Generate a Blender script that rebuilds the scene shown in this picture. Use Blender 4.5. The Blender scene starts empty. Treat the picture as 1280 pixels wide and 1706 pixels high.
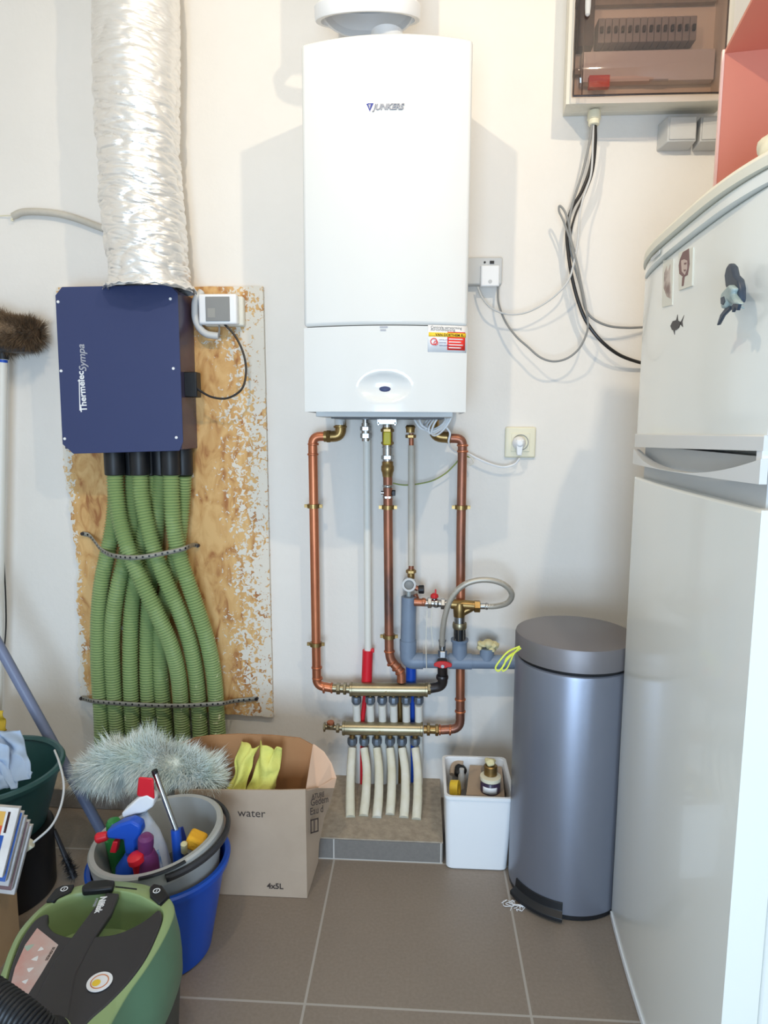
import bpy, math, random
from mathutils import Vector, Matrix, noise, Euler
random.seed(7)
S = bpy.context.scene
COL = S.collection
V = Vector
PI = math.pi

# ------------------------------------------------------------------ camera
FPX, PITCH, YAW, ROLL = 1105.8, .1282, .0567, .0051
CAM = V((0, -2.0152, 1.1867))
FW = V((-math.sin(YAW)*math.cos(PITCH), math.cos(YAW)*math.cos(PITCH), -math.sin(PITCH)))
_rt = V((math.cos(YAW), math.sin(YAW), 0)); _up = _rt.cross(FW)
RT = _rt*math.cos(ROLL) + _up*math.sin(ROLL)
UP = _up*math.cos(ROLL) - _rt*math.sin(ROLL)
cd = bpy.data.cameras.new('camera'); cam = bpy.data.objects.new('camera', cd); COL.objects.link(cam)
cd.sensor_fit = 'VERTICAL'; cd.sensor_height = 36; cd.lens = 36*FPX/1706; cd.clip_start = .02
cam.matrix_world = Matrix(((RT.x, UP.x, -FW.x, CAM.x), (RT.y, UP.y, -FW.y, CAM.y), (RT.z, UP.z, -FW.z, CAM.z), (0, 0, 0, 1)))
S.camera = cam

# ------------------------------------------------------------------ light and exposure
S.view_settings.view_transform = 'Standard'; S.view_settings.look = 'None'
S.view_settings.gamma = 1; S.view_settings.use_curve_mapping = False
S.view_settings.exposure = 0.42
LAMP_W, WIN_W = 23.0, 41.0
w = bpy.data.worlds.new('world'); S.world = w; w.use_nodes = True
w.node_tree.nodes['Background'].inputs[0].default_value = (.55, .72, 1, 1)
w.node_tree.nodes['Background'].inputs[1].default_value = 1.0
def area(name, loc, size, rot, power, colr, sy=None):
    l = bpy.data.lights.new(name, 'AREA'); l.energy = power; l.color = colr; l.size = size
    if sy: l.shape = 'RECTANGLE'; l.size_y = sy
    o = bpy.data.objects.new(name, l); COL.objects.link(o); o.location = loc; o.rotation_euler = rot
    return o
# daylight entering by the window in the wall behind the camera
area('window_daylight', (-.15, -3.36, .72), .85, (math.radians(90), 0, 0), WIN_W, (.57, .77, 1.0), 1.15)
# the two ceiling spots, bulbs
def bulb(name, loc):
    l = bpy.data.lights.new(name, 'SPOT'); l.energy = LAMP_W; l.color = (1, .84, .62); l.shadow_soft_size = .02; l.spot_size = math.radians(160); l.spot_blend = 1.0
    o = bpy.data.objects.new(name, l); COL.objects.link(o); o.location = loc; o.rotation_euler = (V((-.05, 0, 1.75))-V(loc)).to_track_quat('-Z', 'Y').to_euler()
LAMPS = [(.50, -1.48, 2.38), (-.40, -1.48, 2.42)]
for i, p in enumerate(LAMPS): bulb('bulb_light', p)

# ------------------------------------------------------------------ materials
def lin(c):
    f = lambda u: (u/255/12.92) if u/255 <= .04045 else ((u/255+.055)/1.055)**2.4
    return (f(c[0]), f(c[1]), f(c[2]), 1)
def nodes(name):
    m = bpy.data.materials.new(name); m.use_nodes = True
    nt = m.node_tree
    return m, nt, nt.nodes['Principled BSDF'], nt.nodes['Material Output']
def N(nt, t, **k):
    n = nt.nodes.new(t)
    for a, b in k.items():
        if a.startswith('_'): setattr(n, a[1:], b)
        else: n.inputs[a.replace('__', ' ')].default_value = b
    return n
def mat(name, c, rough=.5, metal=0, c2=None, ns=8, bump=0, bs=40, spec=.5, coat=0, trans=0, alpha=1, amt=.5, ior=1.45, stretch=None):
    m, nt, b, out = nodes(name)
    b.inputs['Base Color'].default_value = lin(c); b.inputs['Roughness'].default_value = rough
    b.inputs['Metallic'].default_value = metal; b.inputs['Specular IOR Level'].default_value = spec
    b.inputs['Coat Weight'].default_value = coat; b.inputs['Transmission Weight'].default_value = trans
    b.inputs['Alpha'].default_value = alpha; b.inputs['IOR'].default_value = ior
    geo = N(nt, 'ShaderNodeNewGeometry')
    vec = geo.outputs['Position']
    if stretch:
        mp = N(nt, 'ShaderNodeMapping'); mp.inputs['Scale'].default_value = stretch
        nt.links.new(vec, mp.inputs[0]); vec = mp.outputs[0]
    if c2:
        n = N(nt, 'ShaderNodeTexNoise', Scale=ns, Detail=6.0, Roughness=.6)
        nt.links.new(vec, n.inputs['Vector'])
        r = N(nt, 'ShaderNodeValToRGB'); r.color_ramp.elements[0].position = .5-amt/2; r.color_ramp.elements[1].position = .5+amt/2
        r.color_ramp.elements[0].color = lin(c); r.color_ramp.elements[1].color = lin(c2)
        nt.links.new(n.outputs['Fac'], r.inputs[0]); nt.links.new(r.outputs[0], b.inputs['Base Color'])
    if bump:
        n = N(nt, 'ShaderNodeTexNoise', Scale=bs, Detail=4.0)
        nt.links.new(vec, n.inputs['Vector'])
        u = N(nt, 'ShaderNodeBump', Strength=bump, Distance=.003)
        nt.links.new(n.outputs['Fac'], u.inputs['Height']); nt.links.new(u.outputs[0], b.inputs['Normal'])
    return m
def glassy(name, tint, gloss=.12, rough=.05):
    m, nt, b, out = nodes(name); nt.nodes.remove(b)
    t = N(nt, 'ShaderNodeBsdfTransparent'); t.inputs[0].default_value = lin(tint)
    g = N(nt, 'ShaderNodeBsdfGlossy'); g.inputs['Roughness'].default_value = rough
    x = N(nt, 'ShaderNodeMixShader'); x.inputs[0].default_value = gloss
    nt.links.new(t.outputs[0], x.inputs[1]); nt.links.new(g.outputs[0], x.inputs[2]); nt.links.new(x.outputs[0], out.inputs[0])
    return m

M = {}
M['wall'] = mat('wall_paint', (238, 233, 226), .75, c2=(232, 227, 219), ns=3, bump=.25, bs=60)
M['ceil'] = mat('ceiling_paint', (236, 232, 224), .9)
M['white'] = mat('white_enamel', (224, 225, 223), .16, coat=.4)
M['fridge'] = mat('fridge_white', (241, 240, 232), .22, coat=.3)
M['fridge_trim'] = mat('fridge_trim', (226, 224, 220), .35)
M['fridge_cream'] = mat('aged_white_plastic', (232, 226, 208), .4)
M['whitep'] = mat('white_plastic', (242, 243, 244), .4)
M['offwhite'] = mat('offwhite_plastic', (226, 222, 208), .45)
M['cream'] = mat('cream_plastic', (232, 226, 200), .35)
M['greyp'] = mat('light_grey_plastic', (204, 204, 202), .45)
M['midgrey'] = mat('mid_grey_plastic', (140, 140, 138), .5)
M['navy'] = mat('navy_enamel', (56, 65, 104), .45, spec=.4)
M['navyside'] = mat('navy_gloss_side', (62, 58, 84), .22, c2=(84, 72, 92), ns=4)
M['black'] = mat('black_plastic', (26, 27, 30), .45)
M['blackg'] = mat('black_cable', (38, 36, 36), .4)
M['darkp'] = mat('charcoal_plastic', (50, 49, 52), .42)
M['copper'] = mat('copper', (214, 136, 96), .38, .7, c2=(160, 92, 66), ns=9, amt=.5, stretch=(1, 1, .45))
M['copperold'] = mat('tarnished_copper', (202, 126, 90), .42, .7, c2=(104, 82, 76), ns=7, amt=.35, stretch=(1, 1, .4))
M['brass'] = mat('brass', (176, 148, 96), .36, .9, c2=(128, 100, 62), ns=25, amt=.6)
M['brassn'] = mat('nickel_brass', (172, 162, 136), .36, .9, c2=(138, 126, 98), ns=12, amt=.7)
M['chrome'] = mat('chrome', (176, 176, 176), .26, 1)
M['steel'] = mat('galvanised_steel', (164, 160, 148), .5, .2, c2=(130, 128, 118), ns=30)
M['darkmetal'] = mat('dark_metal', (88, 82, 80), .4, .8, c2=(60, 58, 62), ns=30)
M['pipewhite'] = mat('white_painted_pipe', (228, 226, 218), .45)
M['pipegrey'] = mat('greyed_tube', (206, 200, 188), .5, c2=(186, 178, 164), ns=14)
M['red'] = mat('red_plastic', (214, 34, 48), .38)
M['redm'] = mat('red_handle', (200, 40, 44), .4)
M['bluep'] = mat('blue_sleeve', (28, 82, 190), .4)
M['pvc'] = mat('grey_pvc', (128, 144, 164), .42, c2=(118, 132, 152), ns=10)
M['yellow'] = mat('yellow_paint', (214, 196, 40), .45)
M['nut'] = mat('grey_blue_nut', (120, 130, 142), .4, .5, c2=(92, 100, 112), ns=30)
M['salmon'] = mat('salmon_panel', (218, 140, 118), .5)
M['salmonedge'] = mat('pale_edge', (240, 200, 186), .5)
M['concrete'] = mat('step_stone', (186, 172, 154), .85, c2=(150, 138, 122), ns=45, bump=.5, bs=120)
M['card'] = mat('cardboard', (188, 166, 144), .85, c2=(180, 158, 136), ns=12)
M['cardtan'] = mat('tan_carton', (186, 150, 108), .85, c2=(176, 140, 100), ns=12)
M['cardin'] = mat('cardboard_inside', (178, 130, 88), .85, c2=(168, 120, 80), ns=9)
M['ink'] = mat('dark_ink', (70, 58, 52), .7)
M['inkwhite'] = mat('white_ink', (235, 236, 238), .5)
M['inkgrey'] = mat('grey_ink', (170, 172, 180), .5)
M['inkblue'] = mat('blue_ink', (44, 60, 150), .5)
M['inkred'] = mat('red_ink', (226, 52, 44), .5)
M['inkyellow'] = mat('yellow_ink', (250, 206, 50), .5)
M['blue'] = mat('blue_bucket_plastic', (16, 76, 178), .38)
M['bucketgrey'] = mat('grey_bucket_plastic', (170, 170, 166), .4)
M['teal'] = mat('dark_teal_plastic', (50, 92, 92), .38)
M['vgreen'] = mat('vacuum_light_green', (146, 168, 116), .33)
M['vgreend'] = mat('vacuum_dark_green', (92, 128, 102), .35)
M['vblack'] = mat('vacuum_black', (54, 52, 54), .42)
M['vbase'] = mat('vacuum_base', (64, 66, 62), .5)
M['handle'] = mat('grey_blue_pole', (122, 130, 156), .4)
M['clothy'] = mat('yellow_cloth', (226, 222, 120), .85, c2=(208, 206, 106), ns=30, bump=.4, bs=200)
M['clothb'] = mat('pale_blue_cloth', (186, 206, 232), .8, c2=(168, 190, 220), ns=10)
M['tape'] = mat('yellow_tape', (238, 200, 60), .45)
M['dirty'] = mat('white_hose_dirty', (236, 234, 224), .6, c2=(216, 208, 176), ns=14, amt=.5)
M['logogrey'] = mat('logo_grey', (150, 152, 162), .4)
M['foil'] = None
M['bincolor'] = mat('metallic_grey_enamel', (134, 138, 150), .36, .55, bump=.03, bs=900)
M['binlid'] = mat('metallic_grey_lid', (132, 128, 130), .45, .5, bump=.03, bs=900)
M['clear'] = glassy('clear_plastic', (232, 236, 240), .1, .1)
M['smoke'] = glassy('smoked_door', (236, 224, 219), .08, .05)
M['duster'] = mat('duster_fluff', (250, 252, 247), .9, c2=(226, 238, 229), ns=12, amt=.4)
M['bristle'] = mat('brown_bristles', (134, 110, 84), .8, c2=(88, 70, 54), ns=40, amt=.4)
M['paper'] = mat('paper_edges', (214, 206, 196), .7, c2=(170, 164, 160), ns=60)
M['photo1'] = mat('sepia_print', (206, 190, 178), .5, c2=(140, 116, 108), ns=30, amt=.2)
M['fishd'] = mat('dark_fish_enamel', (64, 76, 92), .35, c2=(40, 48, 60), ns=30)
M['fishw'] = mat('pale_fish_enamel', (186, 196, 190), .35, c2=(120, 140, 140), ns=40)
M['purple'] = mat('purple_plastic', (110, 50, 100), .35)
M['greenp'] = mat('green_plastic', (50, 134, 66), .35)
M['sponge'] = mat('orange_sponge', (238, 178, 48), .9, bump=.6, bs=150)
M['foam'] = mat('cream_foam', (226, 216, 170), .8, c2=(206, 196, 150), ns=40)

# foil
m, nt, b, out = nodes('aluminium_foil'); M['foil'] = m
b.inputs['Base Color'].default_value = lin((244, 240, 234)); b.inputs['Metallic'].default_value = .6; b.inputs['Roughness'].default_value = .33
geo = N(nt, 'ShaderNodeNewGeometry'); mp = N(nt, 'ShaderNodeMapping'); mp.inputs['Scale'].default_value = (14, 14, 70)
n1 = N(nt, 'ShaderNodeTexNoise', Scale=1.0, Detail=5.0, Distortion=.8); bu = N(nt, 'ShaderNodeBump', Strength=.55, Distance=.006)
nt.links.new(geo.outputs['Position'], mp.inputs[0]); nt.links.new(mp.outputs[0], n1.inputs['Vector'])
nt.links.new(n1.outputs['Fac'], bu.inputs['Height']); nt.links.new(bu.outputs[0], b.inputs['Normal'])

# floor tiles: squares of 0.464 m, grout lines follow the grid
TS, TX, TY = .464, -.2285, -.3295
m, nt, b, out = nodes('floor_tiles'); M['tile'] = m
geo = N(nt, 'ShaderNodeNewGeometry'); sp = N(nt, 'ShaderNodeSeparateXYZ'); nt.links.new(geo.outputs['Position'], sp.inputs[0])
def MA(op, a, bb, c=None):
    n = N(nt, 'ShaderNodeMath', _operation=op)
    for i, x in enumerate((a, bb, c)):
        if x is None: continue
        if isinstance(x, (int, float)): n.inputs[i].default_value = x
        else: nt.links.new(x, n.inputs[i])
    return n.outputs[0]
def gline(s, o):
    a = MA('DIVIDE', MA('SUBTRACT', s, o), TS); fr = MA('FRACT', MA('ADD', a, 20.5), 0)
    return MA('LESS_THAN', MA('ABSOLUTE', MA('SUBTRACT', fr, .5), 0), .0027/TS)
g = MA('MAXIMUM', gline(sp.outputs[0], TX), gline(sp.outputs[1], TY))
n1 = N(nt, 'ShaderNodeTexNoise', Scale=140.0, Detail=4.0); nt.links.new(geo.outputs['Position'], n1.inputs['Vector'])
r = N(nt, 'ShaderNodeValToRGB'); r.color_ramp.elements[0].color = lin((134, 120, 106)); r.color_ramp.elements[1].color = lin((156, 142, 128))
nt.links.new(n1.outputs['Fac'], r.inputs[0])
n2 = N(nt, 'ShaderNodeTexNoise', Scale=7.0, Detail=2.0); nt.links.new(geo.outputs['Position'], n2.inputs['Vector'])
mx2 = N(nt, 'ShaderNodeMixRGB', _blend_type='MULTIPLY'); mx2.inputs[0].default_value = .12; nt.links.new(r.outputs[0], mx2.inputs[1]); nt.links.new(n2.outputs['Fac'], mx2.inputs[2])
mx = N(nt, 'ShaderNodeMixRGB'); mx.inputs[2].default_value = lin((176, 168, 158)); nt.links.new(g, mx.inputs[0]); nt.links.new(mx2.outputs[0], mx.inputs[1])
nt.links.new(mx.outputs[0], b.inputs['Base Color']); b.inputs['Roughness'].default_value = .42
M['tileplain'] = mat('plinth_tile', (132, 127, 121), .4, c2=(122, 117, 112), ns=120)
M['grout'] = mat('grout', (196, 190, 182), .8)

# chipboard with flaking white paint towards its edges
OX0, OX1, OZ0, OZ1 = -1.108, -.468, .268, 1.594
m, nt, b, out = nodes('chipboard'); M['osb'] = m
geo = N(nt, 'ShaderNodeNewGeometry'); sp = N(nt, 'ShaderNodeSeparateXYZ'); nt.links.new(geo.outputs['Position'], sp.inputs[0])
mp = N(nt, 'ShaderNodeMapping'); mp.inputs['Scale'].default_value = (26, 26, 12); nt.links.new(geo.outputs['Position'], mp.inputs[0])
n1 = N(nt, 'ShaderNodeTexNoise', Scale=1.0, Detail=5.0, Distortion=1.2); nt.links.new(mp.outputs[0], n1.inputs['Vector'])
r = N(nt, 'ShaderNodeValToRGB'); e = r.color_ramp.elements
e[0].position = .32; e[0].color = lin((168, 110, 62)); e[1].position = .62; e[1].color = lin((222, 180, 120)); k = e.new(.45); k.color = lin((206, 158, 98))
nt.links.new(n1.outputs['Fac'], r.inputs[0])
v1 = N(nt, 'ShaderNodeTexNoise', Scale=75.0, Detail=5.0, Distortion=1.0); nt.links.new(geo.outputs['Position'], v1.inputs['Vector'])
v2 = N(nt, 'ShaderNodeTexNoise', Scale=5.0, Detail=2.0); nt.links.new(geo.outputs['Position'], v2.inputs['Vector'])
dr = MA('SUBTRACT', OX1, sp.outputs[0]); dl = MA('SUBTRACT', sp.outputs[0], OX0+.01)
er = N(nt, 'ShaderNodeMapRange'); er.inputs[1].default_value = .02; er.inputs[2].default_value = .20; er.inputs[3].default_value = .16; er.inputs[4].default_value = -.20
nt.links.new(dr, er.inputs[0])
el = N(nt, 'ShaderNodeMapRange'); el.inputs[1].default_value = 0; el.inputs[2].default_value = .05; el.inputs[3].default_value = .16; el.inputs[4].default_value = -.25
nt.links.new(dl, el.inputs[0])
tot = MA('ADD', MA('MAXIMUM', er.outputs[0], el.outputs[0]), MA('MULTIPLY', MA('SUBTRACT', v2.outputs['Fac'], .5), .5))
tot = MA('ADD', tot, v1.outputs['Fac'])
pm = N(nt, 'ShaderNodeMapRange'); pm.inputs[1].default_value = .53; pm.inputs[2].default_value = .56; nt.links.new(tot, pm.inputs[0])
vo = N(nt, 'ShaderNodeTexVoronoi', Scale=16.0); nt.links.new(geo.outputs['Position'], vo.inputs['Vector'])
dot = MA('LESS_THAN', MA('ADD', vo.outputs['Distance'], MA('MULTIPLY', v1.outputs['Fac'], .2)), .22)
sel = N(nt, 'ShaderNodeMath', _operation='GREATER_THAN'); sc_ = N(nt, 'ShaderNodeSeparateXYZ'); nt.links.new(vo.outputs['Color'], sc_.inputs[0]); nt.links.new(sc_.outputs[0], sel.inputs[0]); sel.inputs[1].default_value = .62
msk = MA('MAXIMUM', pm.outputs[0], MA('MULTIPLY', dot, sel.outputs[0]))
mx = N(nt, 'ShaderNodeMixRGB'); mx.inputs[2].default_value = lin((226, 218, 204)); nt.links.new(msk, mx.inputs[0]); nt.links.new(r.outputs[0], mx.inputs[1])
nt.links.new(mx.outputs[0], b.inputs['Base Color']); b.inputs['Roughness'].default_value = .7
bu = N(nt, 'ShaderNodeBump', Strength=.4, Distance=.003); nt.links.new(msk, bu.inputs['Height']); nt.links.new(bu.outputs[0], b.inputs['Normal'])

# green corrugated hose with a few paint flecks near the floor
m, nt, b, out = nodes('green_hose'); M['hose'] = m
geo = N(nt, 'ShaderNodeNewGeometry'); sp = N(nt, 'ShaderNodeSeparateXYZ'); nt.links.new(geo.outputs['Position'], sp.inputs[0])
v1 = N(nt, 'ShaderNodeTexNoise', Scale=60.0, Detail=3.0); nt.links.new(geo.outputs['Position'], v1.inputs['Vector'])
hz = N(nt, 'ShaderNodeMapRange'); hz.inputs[1].default_value = .1; hz.inputs[2].default_value = .75; hz.inputs[3].default_value = .03; hz.inputs[4].default_value = -.14; nt.links.new(sp.outputs[2], hz.inputs[0])
hx = N(nt, 'ShaderNodeMapRange'); hx.inputs[1].default_value = -1.05; hx.inputs[2].default_value = -.6; hx.inputs[3].default_value = -.12; hx.inputs[4].default_value = .05; nt.links.new(sp.outputs[0], hx.inputs[0])
f1 = MA('GREATER_THAN', MA('ADD', v1.outputs['Fac'], MA('ADD', hz.outputs[0], hx.outputs[0])), .665)
mx = N(nt, 'ShaderNodeMixRGB'); mx.inputs[1].default_value = lin((142, 164, 108)); mx.inputs[2].default_value = lin((220, 222, 180)); nt.links.new(f1, mx.inputs[0])
nt.links.new(mx.outputs[0], b.inputs['Base Color']); b.inputs['Roughness'].default_value = .42
m, nt, b, out = nodes('braided_hose'); M['braid'] = m
b.inputs['Metallic'].default_value = .35; b.inputs['Roughness'].default_value = .4
geo = N(nt, 'ShaderNodeNewGeometry'); ck = N(nt, 'ShaderNodeTexChecker', Scale=420.0); ck.inputs[1].default_value = lin((214, 208, 196)); ck.inputs[2].default_value = lin((150, 142, 128))
nt.links.new(geo.outputs['Position'], ck.inputs[0]); nt.links.new(ck.outputs[0], b.inputs['Base Color'])

# ------------------------------------------------------------------ helpers
def at(px, py, y=None, z=None, x=None):
    """point of the room seen at a photo pixel on the plane Y=y, Z=z or X=x"""
    d = FW*FPX + RT*(px-640) - UP*(py-853)
    k = (y-CAM.y)/d.y if y is not None else ((z-CAM.z)/d.z if z is not None else (x-CAM.x)/d.x)
    return CAM + d*k
ORG = {}
class B:
    def __init__(s): s.v = []; s.f = []; s.m = []; s.mi = 0; s.tw = 1
    def add(s, vs, fs):
        o = len(s.v); s.v += [V(p) for p in vs]; s.f += [tuple(i+o for i in f) for f in fs]; s.m += [s.mi]*len(fs); return s
    def box(s, lo, hi, rz=0, piv=None):
        x0, y0, z0 = lo; x1, y1, z1 = hi
        vs = [V(p) for p in ((x0,y0,z0),(x1,y0,z0),(x1,y1,z0),(x0,y1,z0),(x0,y0,z1),(x1,y0,z1),(x1,y1,z1),(x0,y1,z1))]
        if rz:
            pv = V(piv) if piv else (V(lo)+V(hi))/2; R = Matrix.Rotation(rz, 3, 'Z'); vs = [R@(p-pv)+pv for p in vs]
        return s.add(vs, [(3,2,1,0),(4,5,6,7),(0,1,5,4),(1,2,6,5),(2,3,7,6),(3,0,4,7)])
    def hexa(s, q):   # q: 4 bottom points then 4 top points
        return s.add(q, [(3,2,1,0),(4,5,6,7),(0,1,5,4),(1,2,6,5),(2,3,7,6),(3,0,4,7)])
    def tube(s, pts, r, n=14, caps=True):
        pts = [V(p) for p in pts]; L = len(pts)
        rs = r if isinstance(r, (list, tuple)) else [r]*L
        t0 = (pts[1]-pts[0]).normalized(); a = V((0, 0, 1)) if abs(t0.z) < .9 else V((1, 0, 0))
        u = t0.cross(a).normalized(); vs = []
        for i, p in enumerate(pts):
            t = (pts[min(i+s.tw, L-1)]-pts[max(i-s.tw, 0)])
            if t.length < 1e-9: t = t0
            t = t.normalized(); u = (u - t*u.dot(t)).normalized(); w_ = t.cross(u)
            for j in range(n):
                an = 2*PI*j/n; vs.append(p + (u*math.cos(an)+w_*math.sin(an))*rs[i])
        fs = []
        for i in range(L-1):
            for j in range(n):
                k = (j+1) % n; fs.append((i*n+j, i*n+k, (i+1)*n+k, (i+1)*n+j))
        if caps: fs.append(tuple(range(n-1, -1, -1))); fs.append(tuple((L-1)*n+j for j in range(n)))
        return s.add(vs, fs)
    def lathe(s, prof, o=(0, 0, 0), axis=(0, 0, 1), n=32, caps=True):
        ax = V(axis).normalized(); o = V(o)
        a = V((1, 0, 0)) if abs(ax.x) < .9 else V((0, 1, 0)); u = (a-ax*a.dot(ax)).normalized(); w_ = ax.cross(u)
        vs = []
        for r, h in prof:
            for j in range(n):
                an = 2*PI*j/n; vs.append(o + ax*h + (u*math.cos(an)+w_*math.sin(an))*r)
        L = len(prof); fs = []
        for i in range(L-1):
            for j in range(n):
                k = (j+1) % n; fs.append((i*n+j, i*n+k, (i+1)*n+k, (i+1)*n+j))
        if caps: fs.append(tuple(range(n-1, -1, -1))); fs.append(tuple((L-1)*n+j for j in range(n)))
        return s.add(vs, fs)
    def cyl(s, p0, p1, r, r1=None, n=20):
        p0 = V(p0); p1 = V(p1); return s.lathe([(r, 0), (r if r1 is None else r1, (p1-p0).length)], p0, p1-p0, n)
    def ball(s, c, rad, n=20, m=12):
        rad = (rad,)*3 if isinstance(rad, (int, float)) else rad; c = V(c); vs = []; fs = []
        for i in range(m+1):
            t = PI*i/m
            for j in range(n):
                a = 2*PI*j/n; vs.append(c+V((rad[0]*math.sin(t)*math.cos(a), rad[1]*math.sin(t)*math.sin(a), -rad[2]*math.cos(t))))
        for i in range(m):
            for j in range(n):
                k = (j+1) % n; fs.append((i*n+j, i*n+k, (i+1)*n+k, (i+1)*n+j))
        return s.add(vs, fs)
    def slab(s, top, depth):   # top polygon (world points), extruded by vector depth
        top = [V(p) for p in top]; n = len(top); d = V(depth)
        return s.add(top+[p+d for p in top], [tuple(range(n)), tuple(range(2*n-1, n-1, -1))]+[(i, i+n, (i+1) % n+n, (i+1) % n) for i in range(n)])
    def strip(s, loops, closed=True):
        n = len(loops[0]); vs = [p for l in loops for p in l]; fs = []
        for i in range(len(loops)-1):
            for j in range(n if closed else n-1):
                k = (j+1) % n; fs.append((i*n+j, i*n+k, (i+1)*n+k, (i+1)*n+j))
        return s.add(vs, fs)
    def grid(s, fn, nu, nv):
        vs = [fn(i/nu, j/nv) for j in range(nv+1) for i in range(nu+1)]
        return s.add(vs, [(j*(nu+1)+i, j*(nu+1)+i+1, (j+1)*(nu+1)+i+1, (j+1)*(nu+1)+i) for j in range(nv) for i in range(nu)])
def obj(name, bb, mt, parent=None, bevel=0, smooth=35, solid=0, seg=2, subd=0, recalc=True):
    me = bpy.data.meshes.new(name)
    xs = bb.v; c = V((sum(p.x for p in xs), sum(p.y for p in xs), sum(p.z for p in xs)))/len(xs)
    if parent is None: c.z = min(p.z for p in xs)
    me.from_pydata([p-c for p in xs], [], bb.f); me.update()
    for q in (mt if isinstance(mt, (list, tuple)) else [mt]): me.materials.append(M[q] if isinstance(q, str) else q)
    for i, p in enumerate(me.polygons): p.material_index = bb.m[i]; p.use_smooth = True
    if recalc:
        import bmesh
        bm = bmesh.new(); bm.from_mesh(me); bmesh.ops.recalc_face_normals(bm, faces=bm.faces); bm.to_mesh(me); bm.free()
    me.set_sharp_from_angle(angle=math.radians(smooth))
    o = bpy.data.objects.new(name, me); COL.objects.link(o)
    if parent: o.parent = parent; o.location = c - ORG[parent.name]
    else: o.location = c
    ORG[o.name] = c
    if solid:
        md = o.modifiers.new('solid', 'SOLIDIFY'); md.thickness = solid; md.offset = 0
    if bevel:
        md = o.modifiers.new('bevel', 'BEVEL'); md.width = bevel; md.segments = seg; md.limit_method = 'ANGLE'; md.angle_limit = math.radians(40); md.harden_normals = False
    if subd:
        md = o.modifiers.new('sub', 'SUBSURF'); md.levels = subd; md.render_levels = subd
    return o
def thing(name, label, cat, loc, group=None):
    o = bpy.data.objects.new(name, None); COL.objects.link(o); o.location = loc; o.empty_display_size = .05
    ORG[o.name] = V(loc); o['label'] = label; o['category'] = cat
    if group: o['group'] = group
    return o
def tag(o, label, cat, group=None, kind=None):
    o['label'] = label; o['category'] = cat
    if group: o['group'] = group
    if kind: o['kind'] = kind
    return o
def struct(name, bb, mt, parent=None, **k):
    o = obj(name, bb, mt, parent, **k)
    if not parent: o['kind'] = 'structure'
    return o
def smooth_path(pts, n=8):
    pts = [V(p) for p in pts]; out = []
    P_ = [pts[0]*2-pts[1]] + pts + [pts[-1]*2-pts[-2]]
    for i in range(1, len(P_)-2):
        a, b_, c, d = P_[i-1:i+3]
        for k in range(n):
            t = k/n; out.append(.5*((2*b_)+(c-a)*t+(2*a-5*b_+4*c-d)*t*t+(3*b_-a-3*c+d)*t**3))
    out.append(pts[-1]); return out
def bend(pts, r, n=6):
    """polyline with rounded corners of radius r"""
    pts = [V(p) for p in pts]; out = [pts[0]]
    for i in range(1, len(pts)-1):
        a, b_, c = pts[i-1:i+2]; d0 = (a-b_); d1 = (c-b_); rr = min(r, d0.length*.49, d1.length*.49)
        p0 = b_+d0.normalized()*rr; p1 = b_+d1.normalized()*rr
        for k in range(n+1):
            t = k/n; out.append((1-t)**2*p0+2*t*(1-t)*b_+t*t*p1)
    out.append(pts[-1]); return out
_tc = {}
def text(name, s, size, o, xd, yd, mt, parent, ext=.0004, shear=0, bold=0, align='LEFT', warp=None):
    cu = bpy.data.curves.new('txt', 'FONT'); cu.body = s; cu.size = size; cu.extrude = ext; cu.shear = shear; cu.offset = bold; cu.align_x = align; cu.resolution_u = 3
    t = bpy.data.objects.new('txt', cu); COL.objects.link(t)
    dg = bpy.context.evaluated_depsgraph_get(); me = t.evaluated_get(dg).to_mesh()
    bb = B(); xd = V(xd).normalized(); yd = V(yd).normalized(); nd = xd.cross(yd)
    bb.add([V(o)+xd*p.co.x+yd*p.co.y+nd*p.co.z for p in me.vertices], [tuple(f.vertices) for f in me.polygons])
    if warp: bb.v = [warp(p) for p in bb.v]
    t.evaluated_get(dg).to_mesh_clear(); bpy.data.objects.remove(t); bpy.data.curves.remove(cu)
    return obj(name, bb, mt, parent, smooth=30)
def hexnut(bb, c, ax, r, h): c = V(c); ax = V(ax).normalized(); return bb.lathe([(r*.9, -h/2), (r, -h/2+.0015), (r, h/2-.0015), (r*.9, h/2)], c, ax, 6)
X_, Y_, Z_ = V((1, 0, 0)), V((0, 1, 0)), V((0, 0, 1))

# ================================================================== the room
XL, XR, YB, ZC = -1.52, 1.18, -3.40, 2.62
struct('floor', B().box((XL-.1, YB-.1, -.08), (XR+.1, .1, 0)), 'tile')
struct('wall_back', B().box((XL-.1, 0, 0), (XR+.1, .1, ZC)), 'wall')
struct('wall_left', B().box((XL-.1, YB, 0), (XL, 0, ZC)), 'wall')
struct('wall_right', B().box((XR, YB, 0), (XR+.1, 0, ZC)), 'wall')
struct('ceiling', B().box((XL-.1, YB-.1, ZC), (XR+.1, .1, ZC+.08)), 'ceil')
b_ = B()   # front wall around the window opening
wx0, wx1, wz0, wz1 = -.62, .32, .10, 1.36
b_.box((XL, YB-.1, 0), (wx0, YB, ZC)); b_.box((wx1, YB-.1, 0), (XR, YB, ZC)); b_.box((wx0, YB-.1, 0), (wx1, YB, wz0)); b_.box((wx0, YB-.1, wz1), (wx1, YB, ZC))
struct('wall_front', b_, 'wall')
b_ = B()
for x0, x1, z0, z1 in ((wx0, wx0+.05, wz0, wz1), (wx1-.05, wx1, wz0, wz1), (wx0+.05, wx1-.05, wz0, wz0+.05), (wx0+.05, wx1-.05, wz1-.05, wz1), (-.18, -.12, wz0+.05, wz1-.05)):
    b_.box((x0, YB-.07, z0), (x1, YB-.01, z1))
wf = struct('window_1', b_, 'whitep', bevel=.003)
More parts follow.
